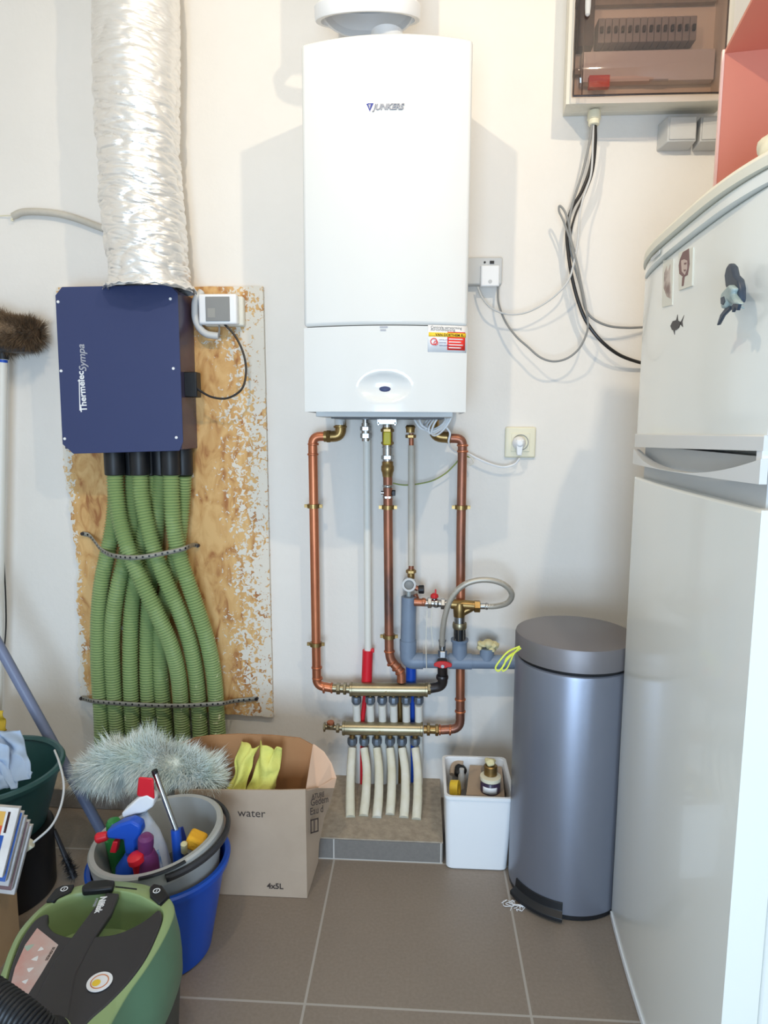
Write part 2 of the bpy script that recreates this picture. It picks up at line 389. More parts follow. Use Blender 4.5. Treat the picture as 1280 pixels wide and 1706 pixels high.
obj('pane', B().box((wx0+.05, YB-.045, wz0+.05), (wx1-.05, YB-.04, wz1-.05)), 'clear', wf)

# stone topped step: shallow along the wall on the left, deep under the pipes
SH = .064
t = B(); t.box((-1.52, -.135, 0), (-.28, -.001, SH-.004)); t.box((-.281, -.325, 0), (.066, -.001, SH-.004))
st = struct('trim_1', t, 'concrete'); st['kind'] = 'structure'
tt = B(); tt.box((-1.52, -.139, SH-.004), (-.28, 0, SH)); tt.box((-.281, -.3295, SH-.004), (.07, 0, SH))
obj('step_top', tt, 'concrete', st)
tf = B(); tf.box((-1.52, -.1385, .003), (-.2865, -.135, SH-.005)); tf.box((-.2865, -.329, .003), (-.232, -.324, SH-.005)); tf.box((-.2275, -.329, .003), (.0625, -.324, SH-.005)); tf.box((.066, -.325, .003), (.070, -.002, SH-.005))
obj('plinth_tile', tf, 'tileplain', st)
obj('grout_line', B().box((-.2318, -.3292, 0), (-.2277, -.325, SH-.004)).box((.0628, -.3292, 0), (.0668, -.325, SH-.004)).box((-.29, -.3285, 0), (.07, -.325, .003)), 'grout', st)

# ceiling spotlights
for i, p in enumerate(LAMPS):
    L = thing('ceiling_spotlight', ['small white ceiling spotlight nearer the fridge side', 'small white ceiling spotlight nearer the broom side'][i], 'spotlight', (p[0], p[1], ZC), 'ceiling spotlights')
    obj('ceiling_plate', B().cyl((p[0], p[1], ZC-.02), (p[0], p[1], ZC), .05), 'whitep', L)
    obj('stem', B().cyl((p[0], p[1], p[2]+.09), (p[0], p[1], ZC-.015), .008), 'whitep', L)
    obj('lamp_shade', B().lathe([(.02, .10), (.045, .085), (.05, .06), (.048, .06), (.04, .082), (.018, .095)], (p[0], p[1], p[2]), caps=False), 'whitep', L)

# chipboard backing panel with ragged painted outline
ol = []
def jag(a, b2, n, amp):
    a = V((a[0], a[1])); b2 = V((b2[0], b2[1])); d = b2-a; nn = V((-d.y, d.x)).normalized()
    return [(a+d*i/n)+nn*(noise.noise(V((i*.7, a.x*9, a.y*5)))*amp) for i in range(n)]
ol = jag((-1.100, 1.594), (-1.108, 1.08), 30, .008)+jag((-1.108, 1.08), (-1.085, .75), 30, .012)+jag((-1.085, .75), (-1.098, .30), 34, .012)+jag((-1.098, .30), (-.47, .262), 40, .004)+jag((-.466, .262), (-.474, 1.594), 20, .001)+jag((-.474, 1.594), (-1.1, 1.594), 20, .003)
tag(obj('chipboard_panel', B().slab([(p.x, -.018, p.y) for p in ol], (0, .0178, 0)), 'osb', smooth=30), 'tall chipboard backing panel with flaking white paint edges behind the green hoses', 'panel')
YW = -.018

# ================================================================== boiler
BX0, BX1, BZ0, BH, BD = -.294, .106, 1.2222, .85, .352
bo = thing('gas_boiler', 'large white wall-hung gas boiler above the copper pipes', 'boiler', (-.094, -.15, BZ0))
def bow(x, base=-BD):  # bowed front seen from above
    u = (x-BX0)/(BX1-BX0)*2-1; return base-.036*(1-u*u)
def front(z0, z1, inset=0, n=24):
    xs = [BX0+inset+(BX1-BX0-2*inset)*i/n for i in range(n+1)]
    return [(x, bow(x)) for x in xs], z0, z1
def bodyslab(bb, z0, z1, back, inset=0):
    pts, _, _ = front(z0, z1, inset); top = [(x, y, z1) for x, y in pts]+[(BX1-inset, back, z1), (BX0+inset, back, z1)]
    return bb.slab(top, (0, 0, z0-z1))
ZS = BZ0+.205
obj('casing', bodyslab(B(), ZS+.0015, BZ0+BH, -.02), 'white', bo, bevel=.008, seg=3)
obj('chassis', B().box((BX0+.01, -.30, BZ0+.012), (BX1-.01, -.001, BZ0+BH-.02)), 'greyp', bo)
# lower cover with an oval dish pressed in
nu, nv = 60, 36
cxd, czd = at(641, 649, y=-.385).x, at(641, 645, y=-.385).z
def lowf(u, v):
    x = BX0+(BX1-BX0)*u; z = BZ0+(ZS-.0015-BZ0)*v; y = bow(x)
    dx = (x-cxd)/.064; dz = (z-czd)/.036; r2 = dx*dx+dz*dz
    if r2 < 1.0: y += .016*(1-r2)**.8
    return V((x, y, z))
lc = B().grid(lowf, nu, nv)
n0 = len(lc.v)
bk = lambda x, z: V((x, -.02, z))
cs = [(BX0, BZ0), (BX1, BZ0), (BX1, ZS-.0015), (BX0, ZS-.0015)]
# sides, bottom lip and top lip
for (i0, i1) in (((0, 0), (0, 1)), ((1, 1), (1, 0))):
    ring = [lowf(i0[0], j/nv) for j in range(nv+1)]
    lc.strip([ring, [V((p.x, -.02, p.z)) for p in ring]], closed=False)
for v in (0, 1):
    ring = [lowf(i/nu, v) for i in range(nu+1)]
    lc.strip([ring, [V((p.x, p.y+.03, p.z)) for p in ring]], closed=False)
lco = obj('lower_cover', lc, 'white', bo, smooth=50)
obj('badge_oval', B().ball((cxd, lowf((cxd-BX0)/(BX1-BX0), (czd-BZ0)/(ZS-BZ0)).y, czd-.004), (.0145, .0030, .0072), 28, 12), 'navy', bo)
bo_b = obj('underside_tray', B().box((BX0+.025, -.335, BZ0-.012), (BX1-.03, -.04, BZ0+.004)), 'greyp', bo, bevel=.002)
obj('underside_plate', B().box((-.235, -.30, BZ0-.016), (.055, -.06, BZ0-.010)), 'darkp', bo)
YF = -BD-.036
# logo: inverted triangle and raised lettering
lp = at(616, 178, y=YF-.001)
obj('logo_triangle', B().slab([(lp.x-.009, YF-.0012, lp.z+.008), (lp.x+.009, YF-.0012, lp.z+.008), (lp.x, YF-.0012, lp.z-.010)], (0, .003, 0)), 'inkblue', bo)
obj('logo_inset', B().slab([(lp.x-.003, YF-.0018, lp.z+.005), (lp.x+.003, YF-.0018, lp.z+.005), (lp.x, YF-.0018, lp.z-.005)], (0, .003, 0)), 'inkgrey', bo)
text('logo_lettering', 'JUNKERS', .0175, (lp.x+.008, YF-.001, lp.z-.0065), X_, Z_, 'logogrey', bo, ext=.0016, shear=.3, bold=.0004)
tp = at(633, 547, y=YF-.001)
for k, (u, w_) in enumerate(((.0, .019), (.001, .014))): obj('cover_print', B().box((tp.x+u, YF-.0008, tp.z+.001-.007*k), (tp.x+u+w_, YF+.001, tp.z+.005-.007*k)), 'inkgrey', bo)
# sticker
q0 = at(714, 585, y=-.378); q1 = at(778, 541, y=-.378)
def sy(x): return bow(x)-.0008
def stick(name, x0, x1, z0, z1, mt, off=0):
    n = 6; bb = B(); 
    f = lambda u, v: V((q0.x+(q1.x-q0.x)*(x0+(x1-x0)*u), sy(q0.x+(q1.x-q0.x)*(x0+(x1-x0)*u))-off, q0.z+(q1.z-q0.z)*(z0+(z1-z0)*v)))
    return obj(name, bb.grid(f, n, 1), mt, bo, solid=.0003)
stick('sticker', -.02, 1.02, -.02, 1.0, 'inkwhite')
stick('sticker_yellow_band', .0, 1.0, .56, .72, 'inkyellow', .0004)
stick('sticker_red_block', .50, .98, .06, .56, 'inkred', .0004)
stick('sticker_red_block', .50, .98, .72, .76, 'inkred', .0004)
def st_text(s, u, v, size, mt, bold=0):
    x = q0.x+(q1.x-q0.x)*u; x2 = q0.x+(q1.x-q0.x)*.95
    dx = V((x2-x, sy(x2)-sy(x), 0)).normalized()
    text('sticker_print', s, size, (x, sy(x)-.0009, q0.z+(q1.z-q0.z)*v), X_, Z_, mt, bo, ext=.0001, bold=bold, warp=lambda p: V((p.x, sy(p.x)-.0009, p.z)))
st_text('Centrale verwarming', .05, .87, .0088, 'midgrey'); st_text('Airconditioning', .05, .78, .0095, 'midgrey')
st_text('VAN DOETHEM R.', .18, .59, .0085, 'ink', .0002)
for k, s in enumerate(('INSTALLATIE', 'SANITAIR', 'VERWARMING')): st_text(s, .28, .42-.11*k, .0040, 'inkblue')
for k in range(4): stick('sticker_line', .54, .92-.05*(k % 2), .46-.11*k, .50-.11*k, 'inkwhite', .0007)
def ring(name, c, r, th, mt, par, y, n=30):
    bb = B(); L = [[V((c.x+rr*math.cos(2*PI*i/n), y, c.z+rr*math.sin(2*PI*i/n))) for i in range(n)] for rr in (r, r-th)]
    return obj(name, bb.strip(L), mt, par, solid=.0003)
c = at(723, 569, y=-.378); ring('sticker_emblem', c, .0085, .0022, 'inkred', bo, sy(c.x)-.0022)
c = at(726.5, 571.5, y=-.378); ring('sticker_emblem', c, .0055, .0016, 'inkred', bo, sy(c.x)-.0025)

# flue on the boiler: wide hollow sleeve round a narrow spigot
fc = at(613, 30, y=-.20); fx = fc.x; fz = BZ0+BH
FR = .131; zb = at(613, 36, y=-.20).z; zn = at(613, 17, y=-.20-FR).z; fax = X_.cross(V((0, -FR, zn-zb)).normalized()); fax = fax if fax.z > 0 else -fax
fl = thing('flue_sleeve', 'wide white plastic flue sleeve rising over the boiler top', 'flue', (fx, -.20, zb), )
obj('sleeve_rim', B().lathe([(FR-.012, 0), (FR, 0), (FR+.002, .004), (FR+.002, .030), (FR-.005, .036), (FR-.012, .036), (FR-.012, 0)], (fx, -.20, zb), fax, caps=False, n=64), 'whitep', fl)
obj('sleeve_tube', B().lathe([(FR-.018, .020), (FR-.0115, .020), (FR-.0115, ZC-zb-.001), (FR-.018, ZC-zb-.001), (FR-.018, .020)], (fx, -.20, zb), caps=False, n=64), 'whitep', fl)
sx = at(645, 48, y=-.2).x
spg = B().lathe([(.055, 0), (.055, .012), (.040, .022), (.040, .10), (.030, .10)], (sx, -.20, fz), n=40)
tag(obj('flue_spigot', spg, 'whitep'), 'short white round flue spigot on top of the boiler', 'flue')

# ================================================================== pipes under the boiler
YP = -.070
def P(px, py, y=YP): return at(px, py, y=y)
def clip(bb, c, r=.0165):
    return bb.lathe([(r, -.006), (r+.002, -.006), (r+.002, .006), (r, .006)], c, Z_, 20).box((c.x-.027, c.y-.003, c.z-.005), (c.x-r+.001, c.y+.003, c.z+.005)).box((c.x+r-.001, c.y-.003, c.z-.005), (c.x+.027, c.y+.003, c.z+.005)).cyl((c.x-.022, c.y-.006, c.z), (c.x-.022, c.y+.006, c.z), .0045, n=8).cyl((c.x+.022, c.y-.006, c.z), (c.x+.022, c.y+.006, c.z), .0045, n=8).cyl((c.x, c.y+r, c.z), (c.x, -.0005, c.z), .004, n=8)
def bandr(bb, c, ax, r, h=.006): c = V(c); ax = V(ax).normalized(); return bb.lathe([(r*.93, -h/2), (r, -h/4), (r, h/4), (r*.93, h/2)], c, ax, 20)
R28 = .0137
def parts_each(name, items, mt, par):
    for b0 in items: obj(name, b0, mt, par)
# left copper pipe
a = P(521, 727); bl = P(528, 1142)
lp_ = thing('copper_pipe', 'left copper heating pipe from the boiler down to the upper manifold', 'pipe', (a.x, YP, bl.z))
obj('pipe', B().tube(bend([P(548, 727), a, P(524, 900), bl, P(552, 1146)], .035), R28, 18), 'copper', lp_)
parts_each('solder_socket', [bandr(B(), P(px, py), ax, R28+.003) for px, py, ax in ((521.5, 757, Z_), (522, 740, Z_), (528, 1112, Z_), (529, 1130, Z_), (540, 1146, X_), (553, 1146, X_))], 'copper', lp_)
for px, py in ((522.5, 843), (526.5, 1073)): obj('pipe_clip', clip(B(), P(px, py)), 'brass', lp_)
bb = B().tube(bend([P(567, 690), P(568, 727), P(540, 727)], .022), .0165, 18); hexnut(bb, P(548, 727), X_, .020, .012); bandr(bb, P(567, 711), Z_, .020, .006)
obj('brass_elbow', bb, 'brass', lp_)
obj('connector', B().cyl(P(567, 692), P(567, 708), .017), 'greyp', lp_)
bb = B().cyl(P(553, 1146), P(584, 1148), .013); hexnut(bb, P(564, 1147), X_, .018, .012); hexnut(bb, P(575, 1147), X_, .019, .010)
obj('union_fitting', bb, 'brassn', lp_)
# right copper pipe
rp = thing('copper_pipe', 'right copper heating pipe from the boiler down to the lower manifold', 'pipe', (P(768, 1216).x, YP, P(768, 1216).z))
obj('pipe', B().tube(bend([P(748, 730), P(771, 731), P(768, 900), P(767, 1214), P(735, 1216)], .035), R28, 18), 'copperold', rp)
parts_each('solder_socket', [bandr(B(), P(px, py), ax, R28+.003) for px, py, ax in ((771, 752, Z_), (771, 742, Z_), (767, 1165, Z_), (767, 1185, Z_), (750, 1216, X_), (733, 1216, X_))], 'copper', rp)
obj('pipe_clip', clip(B(), P(768.5, 845)), 'brass', rp)
bb = B().tube(bend([P(722, 694), P(724, 727), P(750, 729)], .022), .0165, 18); hexnut(bb, P(748, 729), X_, .020, .010)
obj('brass_elbow', bb, 'brass', rp)
bb = B().cyl(P(706, 1215), P(738, 1216), .013); hexnut(bb, P(728, 1216), X_, .018, .010); hexnut(bb, P(714, 1215), X_, .019, .010)
obj('union_fitting', bb, 'brass', rp)
# cold/hot tube, white, with red sleeve
wp = thing('white_water_pipe', 'white water pipe with chrome nut above and red sleeve at its foot', 'pipe', (P(613, 1200).x, -.045, SH))
yq = -.045
obj('pipe', B().tube([P(611.5, 733, yq), P(613.5, 1085, yq)], .0112, 16), 'pipewhite', wp)
bb = B().cyl(P(609, 690, yq), P(609, 707, yq), .009); hexnut(bb, P(609.5, 714, yq), Z_, .0165, .013); hexnut(bb, P(610, 726, yq), Z_, .0170, .015); bb.cyl(P(609.5, 705, yq), P(610, 735, yq), .013)
obj('chrome_nut', bb, 'chrome', wp)
p0 = P(613, 1083, yq); p1 = P(611, 1140, yq)
obj('red_sleeve', B().tube([p0, p1], .0165, 18), 'red', wp); 
obj('red_tube', B().tube([p1, V((P(604, 1200, yq).x, yq, P(604, 1200, yq).z)), V((P(604, 1200, yq).x, yq, SH))], .0075, 12), 'red', wp)
obj('split_collar', B().box((p0.x+.008, yq-.008, p0.z-.006), (p0.x+.020, yq+.006, p0.z+.006)), 'red', wp, bevel=.002)
# gas pipe in the middle
gp = thing('gas_pipe', 'middle copper gas pipe with yellow valve body under the boiler', 'pipe', (P(648, 1135).x, YP, P(660, 1135).z))
G = lambda y: P(645.5+(y-700)*.008, y)
obj('pipe', B().tube(bend([G(765), G(1085), P(651, 1100), P(669, 1120), P(669, 1136)], .02), R28, 18), 'copperold', gp)
bb = B().box((G(703).x-.028, YP-.03, G(707).z), (G(703).x+.028, YP+.03, G(698).z)); bb.cyl(G(707), G(715), .014)
for s in (-1, 1): bb.box((G(703).x+s*.024-.003, YP-.03, G(709).z), (G(703).x+s*.024+.003, YP-.02, G(703).z))
obj('flange', bb, 'chrome', gp, bevel=.001)
bb = B().cyl(G(712), G(742), .0155); hexnut(bb, G(717), Z_, .0195, .010); hexnut(bb, G(738), Z_, .0185, .008); obj('valve_body', bb, 'brass', gp)
obj('yellow_tag', B().box((G(728).x-.011, YP-.0185, G(741).z), (G(728).x+.011, YP-.012, G(719).z)), 'yellow', gp, bevel=.003)
bb = B().cyl(G(742), G(768), .0145); hexnut(bb, G(762), Z_, .0185, .012); bandr(bb, G(745), Z_, .0165, .005); obj('chrome_section', bb, 'chrome', gp)
bb = B().lathe([(.0165, 0), (.0165, .010), (.019, .014), (.019, .026), (.0165, .032), (.0145, .045)], G(769), (0, 0, -1), 20); obj('brass_union', bb, 'brass', gp)
bb = B().cyl(G(808), G(831), .0125); bandr(bb, G(810), Z_, .0155, .008); hexnut(bb, G(828), Z_, .0155, .008); bb.cyl(G(821)+V((-.020, 0, 0)), G(821)+V((.012, 0, 0)), .006); obj('stop_valve', bb, 'chrome', gp)
obj('valve_lever', B().cyl(G(821)+V((.012, 0, 0)), G(821)+V((.022, 0, 0)), .0085).box((G(821).x+.014, YP-.010, G(821).z-.008), (G(821).x+.021, YP+.006, G(821).z+.006)), 'black', gp)
for py, dx in ((845, 0), (1060, 0)): obj('pipe_clip', clip(B(), G(py)), 'brass', gp)
parts_each('solder_socket', [bandr(B(), P(px, py), ax, R28+.003) for px, py, ax in ((649, 1085, Z_), (653, 1104, V((.5, 0, -.8))), (661, 1112, V((.6, 0, -.8))), (667, 1119, V((.5, 0, -.9))))], 'copper', gp)
# greyed tube to the safety group
tp_ = thing('grey_tube', 'slim greyed water tube between brass fittings over the filling valve', 'pipe', (P(685, 960).x, YP, P(684, 960).z))
obj('pipe', B().tube([P(686, 742), P(685.5, 942)], .0098, 16), 'pipegrey', tp_)
obj('copper_end', B().cyl(P(685.5, 722), P(685.5, 747), .0072).cyl(P(685.5, 938), P(685, 952), .0080), 'copperold', tp_)
bb = B().lathe([(.011, 0), (.015, .006), (.0125, .014), (.0125, .022)], P(684, 708), (0, 0, -1), 16); hexnut(bb, P(684.5, 727), Z_, .0155, .010); obj('brass_nut', bb, 'brass', tp_)
bb = B(); hexnut(bb, P(685, 952), Z_, .0155, .010); bb.cyl(P(685, 948), P(685, 964), .011); obj('brass_nut', bb, 'brass', tp_)
# safety group: round body, clear funnel, black knob
sg = thing('safety_valve', 'round chrome safety valve with clear funnel and black side knob', 'valve', P(682, 1000))
c = P(682, 971)
bb = B().lathe([(.010, .02), (.0195, .012), (.0205, -.004), (.019, -.014), (.012, -.020)], c, (0, 1, 0), 28); obj('valve_body', bb, 'chrome', sg)
bb = B().lathe([(.0145, 0), (.0205, 0), (.0205, .008), (.0145, .008), (.0145, 0)], c+V((0, -.020, 0)), (0, -1, 0), 28, caps=False); obj('dial_ring', bb, 'greyp', sg)
obj('dial_cap', B().lathe([(.0135, 0), (.0135, .005), (.006, .008)], c+V((0, -.018, 0)), (0, -1, 0), 24), 'midgrey', sg)
obj('funnel', B().tube([P(681, 978), P(681.5, 1000)], [.0175, .0165], 20, caps=False), 'clear', sg)
obj('inner_nozzle', B().cyl(P(681.5, 978), P(681.5, 998), .007), 'offwhite', sg)
obj('side_stub', B().cyl(P(690, 978), P(697, 981), .008).cyl(P(692, 990), P(697, 1003), .007), 'copperold', sg)
obj('side_knob', B().lathe([(.010, 0), (.013, .002), (.0135, .016), (.011, .018)], P(697, 982), (1, 0, .03), 12), 'black', sg)
# drain pipework, grey PVC
pv = thing('drain_pipe', 'thick grey plastic drain pipe running right to the pedal bin', 'pipe', (P(720, 1100).x, -.085, P(720, 1110).z))
YD = -.075
D = lambda x, y: P(x, y, YD)
obj('upright', B().tube([D(681.5, 994), D(680, 1075)], .0228, 28), 'pvc', pv)
bb = B().tube([D(680, 1066), D(680, 1084)], .0255, 28); bb.tube(bend([D(680, 1080), D(680, 1101), D(705, 1101)], .05, 10), .0245, 28); obj('elbow', bb, 'pvc', pv)
obj('horizontal_run', B().tube([D(700, 1101), D(945, 1104)], .0212, 28), 'pvc', pv)
bb = B().tube([D(766, 1098), D(766, 1066)], .0225, 28).tube([D(766, 1068), D(766, 1064)], .0262, 28).tube([D(764, 1101), D(764, 1101)+V((.001, 0, 0))], .01)
bb.tube([D(748, 1101), D(786, 1102)], .0240, 28); obj('tee_socket', bb, 'pvc', pv)
obj('capped_branch', B().tube([D(811, 1098), D(812, 1080)], .0215, 24), 'pvc', pv)
bb = B(); 
for (x, y, s) in ((803, 1073, .013), (813, 1072, .016), (823, 1075, .014), (800, 1079, .010), (820, 1081, .013)):
    bb.ball(D(x, y), (s, .018, s*.75), 10, 7)
for i, p in enumerate(bb.v): bb.v[i] = p + V((noise.noise(p*90), 0, noise.noise(p*90+V((5, 5, 5)))))*.006
tag(obj('foam_plug', bb, 'foam'), 'lump of cream foam packed on the grey drain pipe branch', 'foam plug')
# brass tee with transparent breaker
bt = thing('brass_tee_valve', 'brass tee valve with red-handled chrome tap above the drain pipe', 'valve', D(766, 1060))
YT = -.10
T = lambda x, y: P(x, y, YT)
bb = B().tube([T(752, 1006), T(790, 1009)], .0150, 20); bb.lathe([(.0165, 0), (.0195, .012), (.0180, .030), (.0170, .042)], T(766, 1004), (0, 0, -1), 24); hexnut(bb, T(795, 1010), X_, .0185, .018); bb.cyl(T(745, 1006), T(756, 1006), .012)
bb.tube([T(766, 1022), T(787, 1012)], [.013, .011], 16)
obj('tee_body', bb, 'brass', bt)
obj('chrome_collar', B().cyl(T(766, 1026), T(766, 1038), .0165), 'chrome', bt)
bb = B(); bandr(bb, T(766, 1042), Z_, .0215, .018); obj('lower_nut', bb, 'brassn', bt)
bb = B()
for k in range(6):
    an = k*PI/3+.3; c = T(766, 1047); d = T(766, 1066); o_ = V((math.cos(an)*.0165, math.sin(an)*.0165, 0)); bb.tube([c+o_, d+o_], .0022, 6)
obj('cage', bb, 'chrome', bt); obj('cage_core', B().cyl(T(766, 1045), T(766, 1067), .0115), 'black', bt)
bb = B().cyl(T(690, 1003), T(710, 1004), .0115); bandr(bb, T(706, 1003), X_, .0125, .010); obj('copper_stub', bb, 'copperold', bt)
bb = B().cyl(T(708, 1004), T(748, 1006), .0115); hexnut(bb, T(716, 1004), X_, .0165, .012); hexnut(bb, T(738, 1006), X_, .0165, .012); bb.ball(T(727, 1005), (.014, .014, .014)); bb.cyl(T(724, 1002), T(724, 994), .006); obj('tap_body', bb, 'chrome', bt)
bb = B().lathe([(.008, 0), (.0125, .004), (.011, .012), (.005, .016)], T(724, 997), (0, 0, 1), 8); bb.box((T(726, 990).x-.0025, YT-.003, T(726, 990).z), (T(726, 990).x+.0025, YT+.003, T(726, 982).z)); obj('red_handle', bb, 'redm', bt, bevel=.001)
# braided hose loop
hs = thing('braided_hose', 'looped braided metal filling hose joining the brass tee and the manifold', 'hose', T(738, 1090))
pts = [P(806, 1010, -.10), P(826, 1010, -.11), P(846, 1004, -.13), P(853, 990, -.145), P(842, 975, -.155), P(820, 967, -.16), P(795, 967, -.16), P(771, 976, -.158), P(752, 997, -.15), P(742, 1025, -.14), P(737.5, 1055, -.125), P(737, 1078, -.11)]
obj('hose', B().tube(smooth_path(pts, 9), .0083, 14), 'braid', hs)
bb = B().cyl(P(798, 1010, -.10), P(814, 1010, -.10), .0092); bandr(bb, P(811, 1010, -.10), X_, .0108, .006); obj('ferrule', bb, 'chrome', hs)
bb = B().cyl(P(737, 1066, -.11), P(737, 1082, -.11), .0098); hexnut(bb, P(737.5, 1089, -.11), Z_, .0135, .020); bandr(bb, P(737, 1067, -.11), Z_, .0115, .005); obj('ferrule', bb, 'chrome', hs)
ev = thing('manifold_valve', 'dark elbow valve with flat red wing handle below the braided hose', 'valve', P(738, 1145))
bb = B().tube(bend([P(737, 1100, -.10), P(738, 1143, YP-.005), P(716, 1147)], .025, 8), .0150, 20); bandr(bb, P(737, 1128, -.088), Z_, .0185, .012); obj('elbow', bb, 'darkmetal', ev)
bb = B(); hexnut(bb, P(715, 1147), X_, .018, .012); obj('union_nut', bb, 'brassn', ev)
c = P(737.5, 1106, -.118)
wing = [(-.026, .003), (-.016, .009), (-.006, .011), (.006, .011), (.016, .009), (.028, .004), (.026, -.005), (.014, -.006), (.008, -.009), (-.008, -.009), (-.014, -.006), (-.025, -.004)]
obj('wing_handle', B().slab([(c.x+u, c.y-.014, c.z+w_) for u, w_ in wing], (0, .010, 0)), 'redm', ev, bevel=.002)
obj('handle_screw', B().cyl((c.x, c.y-.017, c.z-.002), (c.x, c.y-.006, c.z-.002), .005), 'chrome', ev)

# ------------------------------------------------ manifolds and their hoses
def manifold(label, p0, p1, outs, nutpy):
    c0, c1 = P(*p0), P(*p1)
    m_ = thing('heating_manifold', label, 'manifold', (c0+c1)/2, 'brass heating manifolds')
    bb = B().cyl(c0, c1, .0205, n=32); obj('body', bb, 'brassn', m_)
    for c, s in ((c0, 1), (c1, -1)): obj('end_ring', B().lathe([(.0205, 0), (.0222, .001), (.0222, .007), (.0205, .008)], c, V((s, 0, 0)), 32), 'brassn', m_)
    mid = (c0+c1)/2; text('stamped_mark', 'G 1', .012, (mid.x-.012, YP-.0210, mid.z-.006), X_, Z_, 'brass', m_, ext=.0006)
    for x in outs:
        q = P(x, nutpy-5); bb = B().lathe([(.0085, .026), (.0085, .008)], q, Z_, 14, caps=False); obj('outlet', bb, 'brass', m_)
        bb = B().lathe([(.011, .010), (.0145, .008), (.0152, .004), (.0152, -.008), (.0125, -.013)], q, Z_, 10); obj('nut', bb, 'nut', m_, smooth=25)
    return m_
UO = [594, 617, 637, 656, 677, 698]; LO = [587, 607, 628, 650, 670, 692]
manifold('upper horizontal brass manifold with six grey nuts beneath', (583, 1148), (713, 1149), UO, 1170)
manifold('lower horizontal brass manifold just above the long white hoses', (571, 1213), (705, 1215), LO, 1239)
ORD = ['first', 'second', 'third', 'fourth', 'fifth', 'sixth']
for i, x in enumerate(UO):
    q = P(x, 1180); z0 = q.z+.006
    o = obj('heating_hose', B().tube(smooth_path([V((q.x, YP, z0)), V((q.x, YP+.001, .33)), V((q.x+.002, -.045, .22)), V((q.x+.004, -.035, .14)), V((q.x+.004, -.035, SH))], 6), .0118, 16), 'pipewhite')
    tag(o, f'short visible white hose under the upper manifold, {ORD[i]} from the left', 'hose', 'white hoses of the upper manifold')
FEET = [(584, 1366), (606, 1364), (628, 1367), (650, 1362), (673, 1367), (694, 1370)]
for i, x in enumerate(LO):
    q = P(x, 1250); f = at(FEET[i][0], FEET[i][1]-4, z=SH); f.y = max(f.y, -.30); 
    s = [-.3, .6, .5, .4, .6, .5][i]
    bulge = .010*s
    m1 = q.lerp(f, .33)+V((bulge*1.2, .010, 0)); m2 = q.lerp(f, .70)+V((bulge, .006, 0))
    pts = smooth_path([V((q.x, YP, q.z+.006)), m1, m2, V((f.x, f.y, SH+.001))], 12)
    rad = [.0122+.0016*min(1, k/len(pts)*1.4)+.0006*noise.noise(V((k*.7, i*3, 0))) for k in range(len(pts))]
    o = obj('heating_hose', B().tube(pts, rad, 16), 'dirty')
    tag(o, f'long dirty white hose from the lower manifold to the step, {ORD[i]} from the left', 'hose', 'white hoses of the lower manifold')
# drain cock left of the lower manifold
dc = thing('drain_cock', 'small brass drain cock with red-brown cap left of the lower manifold', 'valve', P(550, 1212))
bb = B().cyl(P(539, 1211), P(572, 1213), .0080); hexnut(bb, P(541, 1211), X_, .0150, .006); hexnut(bb, P(563, 1213), X_, .0140, .010); bb.ball(P(551, 1209), .013); obj('cock_body', bb, 'brassn', dc)
obj('cap', B().lathe([(.007, 0), (.011, .004), (.0125, .010), (.011, .014)], P(551, 1209), (0, -.1, 1), 8), 'copper', dc)
# blue sleeve and tail behind
bs = thing('blue_sleeve_pipe', 'bright blue plastic sleeve below the thick grey drain elbow', 'pipe', (P(685, 1200).x, -.035, SH))
obj('sleeve', B().tube([P(685, 1100, -.035), P(685, 1145, -.035)], .0160, 18), 'bluep', bs)
obj('tail', B().tube([P(686, 1145, -.035), V((P(687, 1200, -.035).x, -.022, .3)), V((P(688, 1200, -.035).x, -.022, SH))], .008, 12), 'bluep', bs)
tag(obj('olive_tube', B().tube([P(666, 1160, -.035), P(667, 1200, -.03), V((P(667, 1200, -.03).x, -.03, SH))], .008, 12), 'brass'), 'olive-brown thin tube showing between the manifolds', 'pipe')
# thin hanging strings
for xs_, lab in (((712, 1020, 711, 1115), 'thin white string hanging left beside the chrome tap'), ((719, 1020, 722, 1078), 'thin white string hanging right beside the chrome tap')):
    o = obj('string', B().tube(smooth_path([P(xs_[0], xs_[1]-4, -.112), P((xs_[0]+xs_[2])/2-1.5, (xs_[1]+xs_[3])/2, -.113), P(xs_[2], xs_[3], -.112)], 6), .0011, 6), 'offwhite'); tag(o, lab, 'string')

# ------------------------------------------------ cables under the boiler, sockets
cb = thing('power_cord', 'white boiler power cord coiled under the boiler and plugged into the cream socket', 'cord', P(770, 760, -.06))
lo = []
for k in range(4):
    c = P(724+k*4, 704, -.10); r1, r2, tl = .034+.003*k, .017, .5+.15*k
    lo.append([c+V((r1*math.cos(a)*math.cos(tl)-r2*math.sin(a)*math.sin(tl), .02*math.sin(a+k)-.01*k, r1*math.cos(a)*math.sin(tl)+r2*math.sin(a)*math.cos(tl))) for a in [2*PI*i/28 for i in range(29)]])
bb = B()
for l in lo: bb.tube(l, .0030, 8)
bb.tube(smooth_path([P(688, 694, -.10), P(700, 712, -.11), P(715, 718, -.10)], 6), .0034, 8)
bb.tube(smooth_path([P(697, 692, -.12), P(703, 708, -.13), P(716, 716, -.12)], 6), .0034, 8)
bb.tube(smooth_path([P(744, 712, -.10), P(750, 722, -.096), P(748, 738, -.092), P(758, 752, -.04), P(778, 755, -.03), P(796, 764, -.03), P(820, 774, -.03), P(840, 778, -.03), P(858, 773, -.035), P(866, 764, -.045)], 8), .0030, 8)
obj('cable', bb, 'whitep', cb)
obj('cable_loop', B().tube(smooth_path([P(779, 757, -.045), P(786, 764, -.045), P(789, 771, -.045), P(783, 775, -.045), P(778, 770, -.045), P(776, 762, -.045)], 6), .0020, 6), 'offwhite', cb)
pc = P(866, 738, -.045)
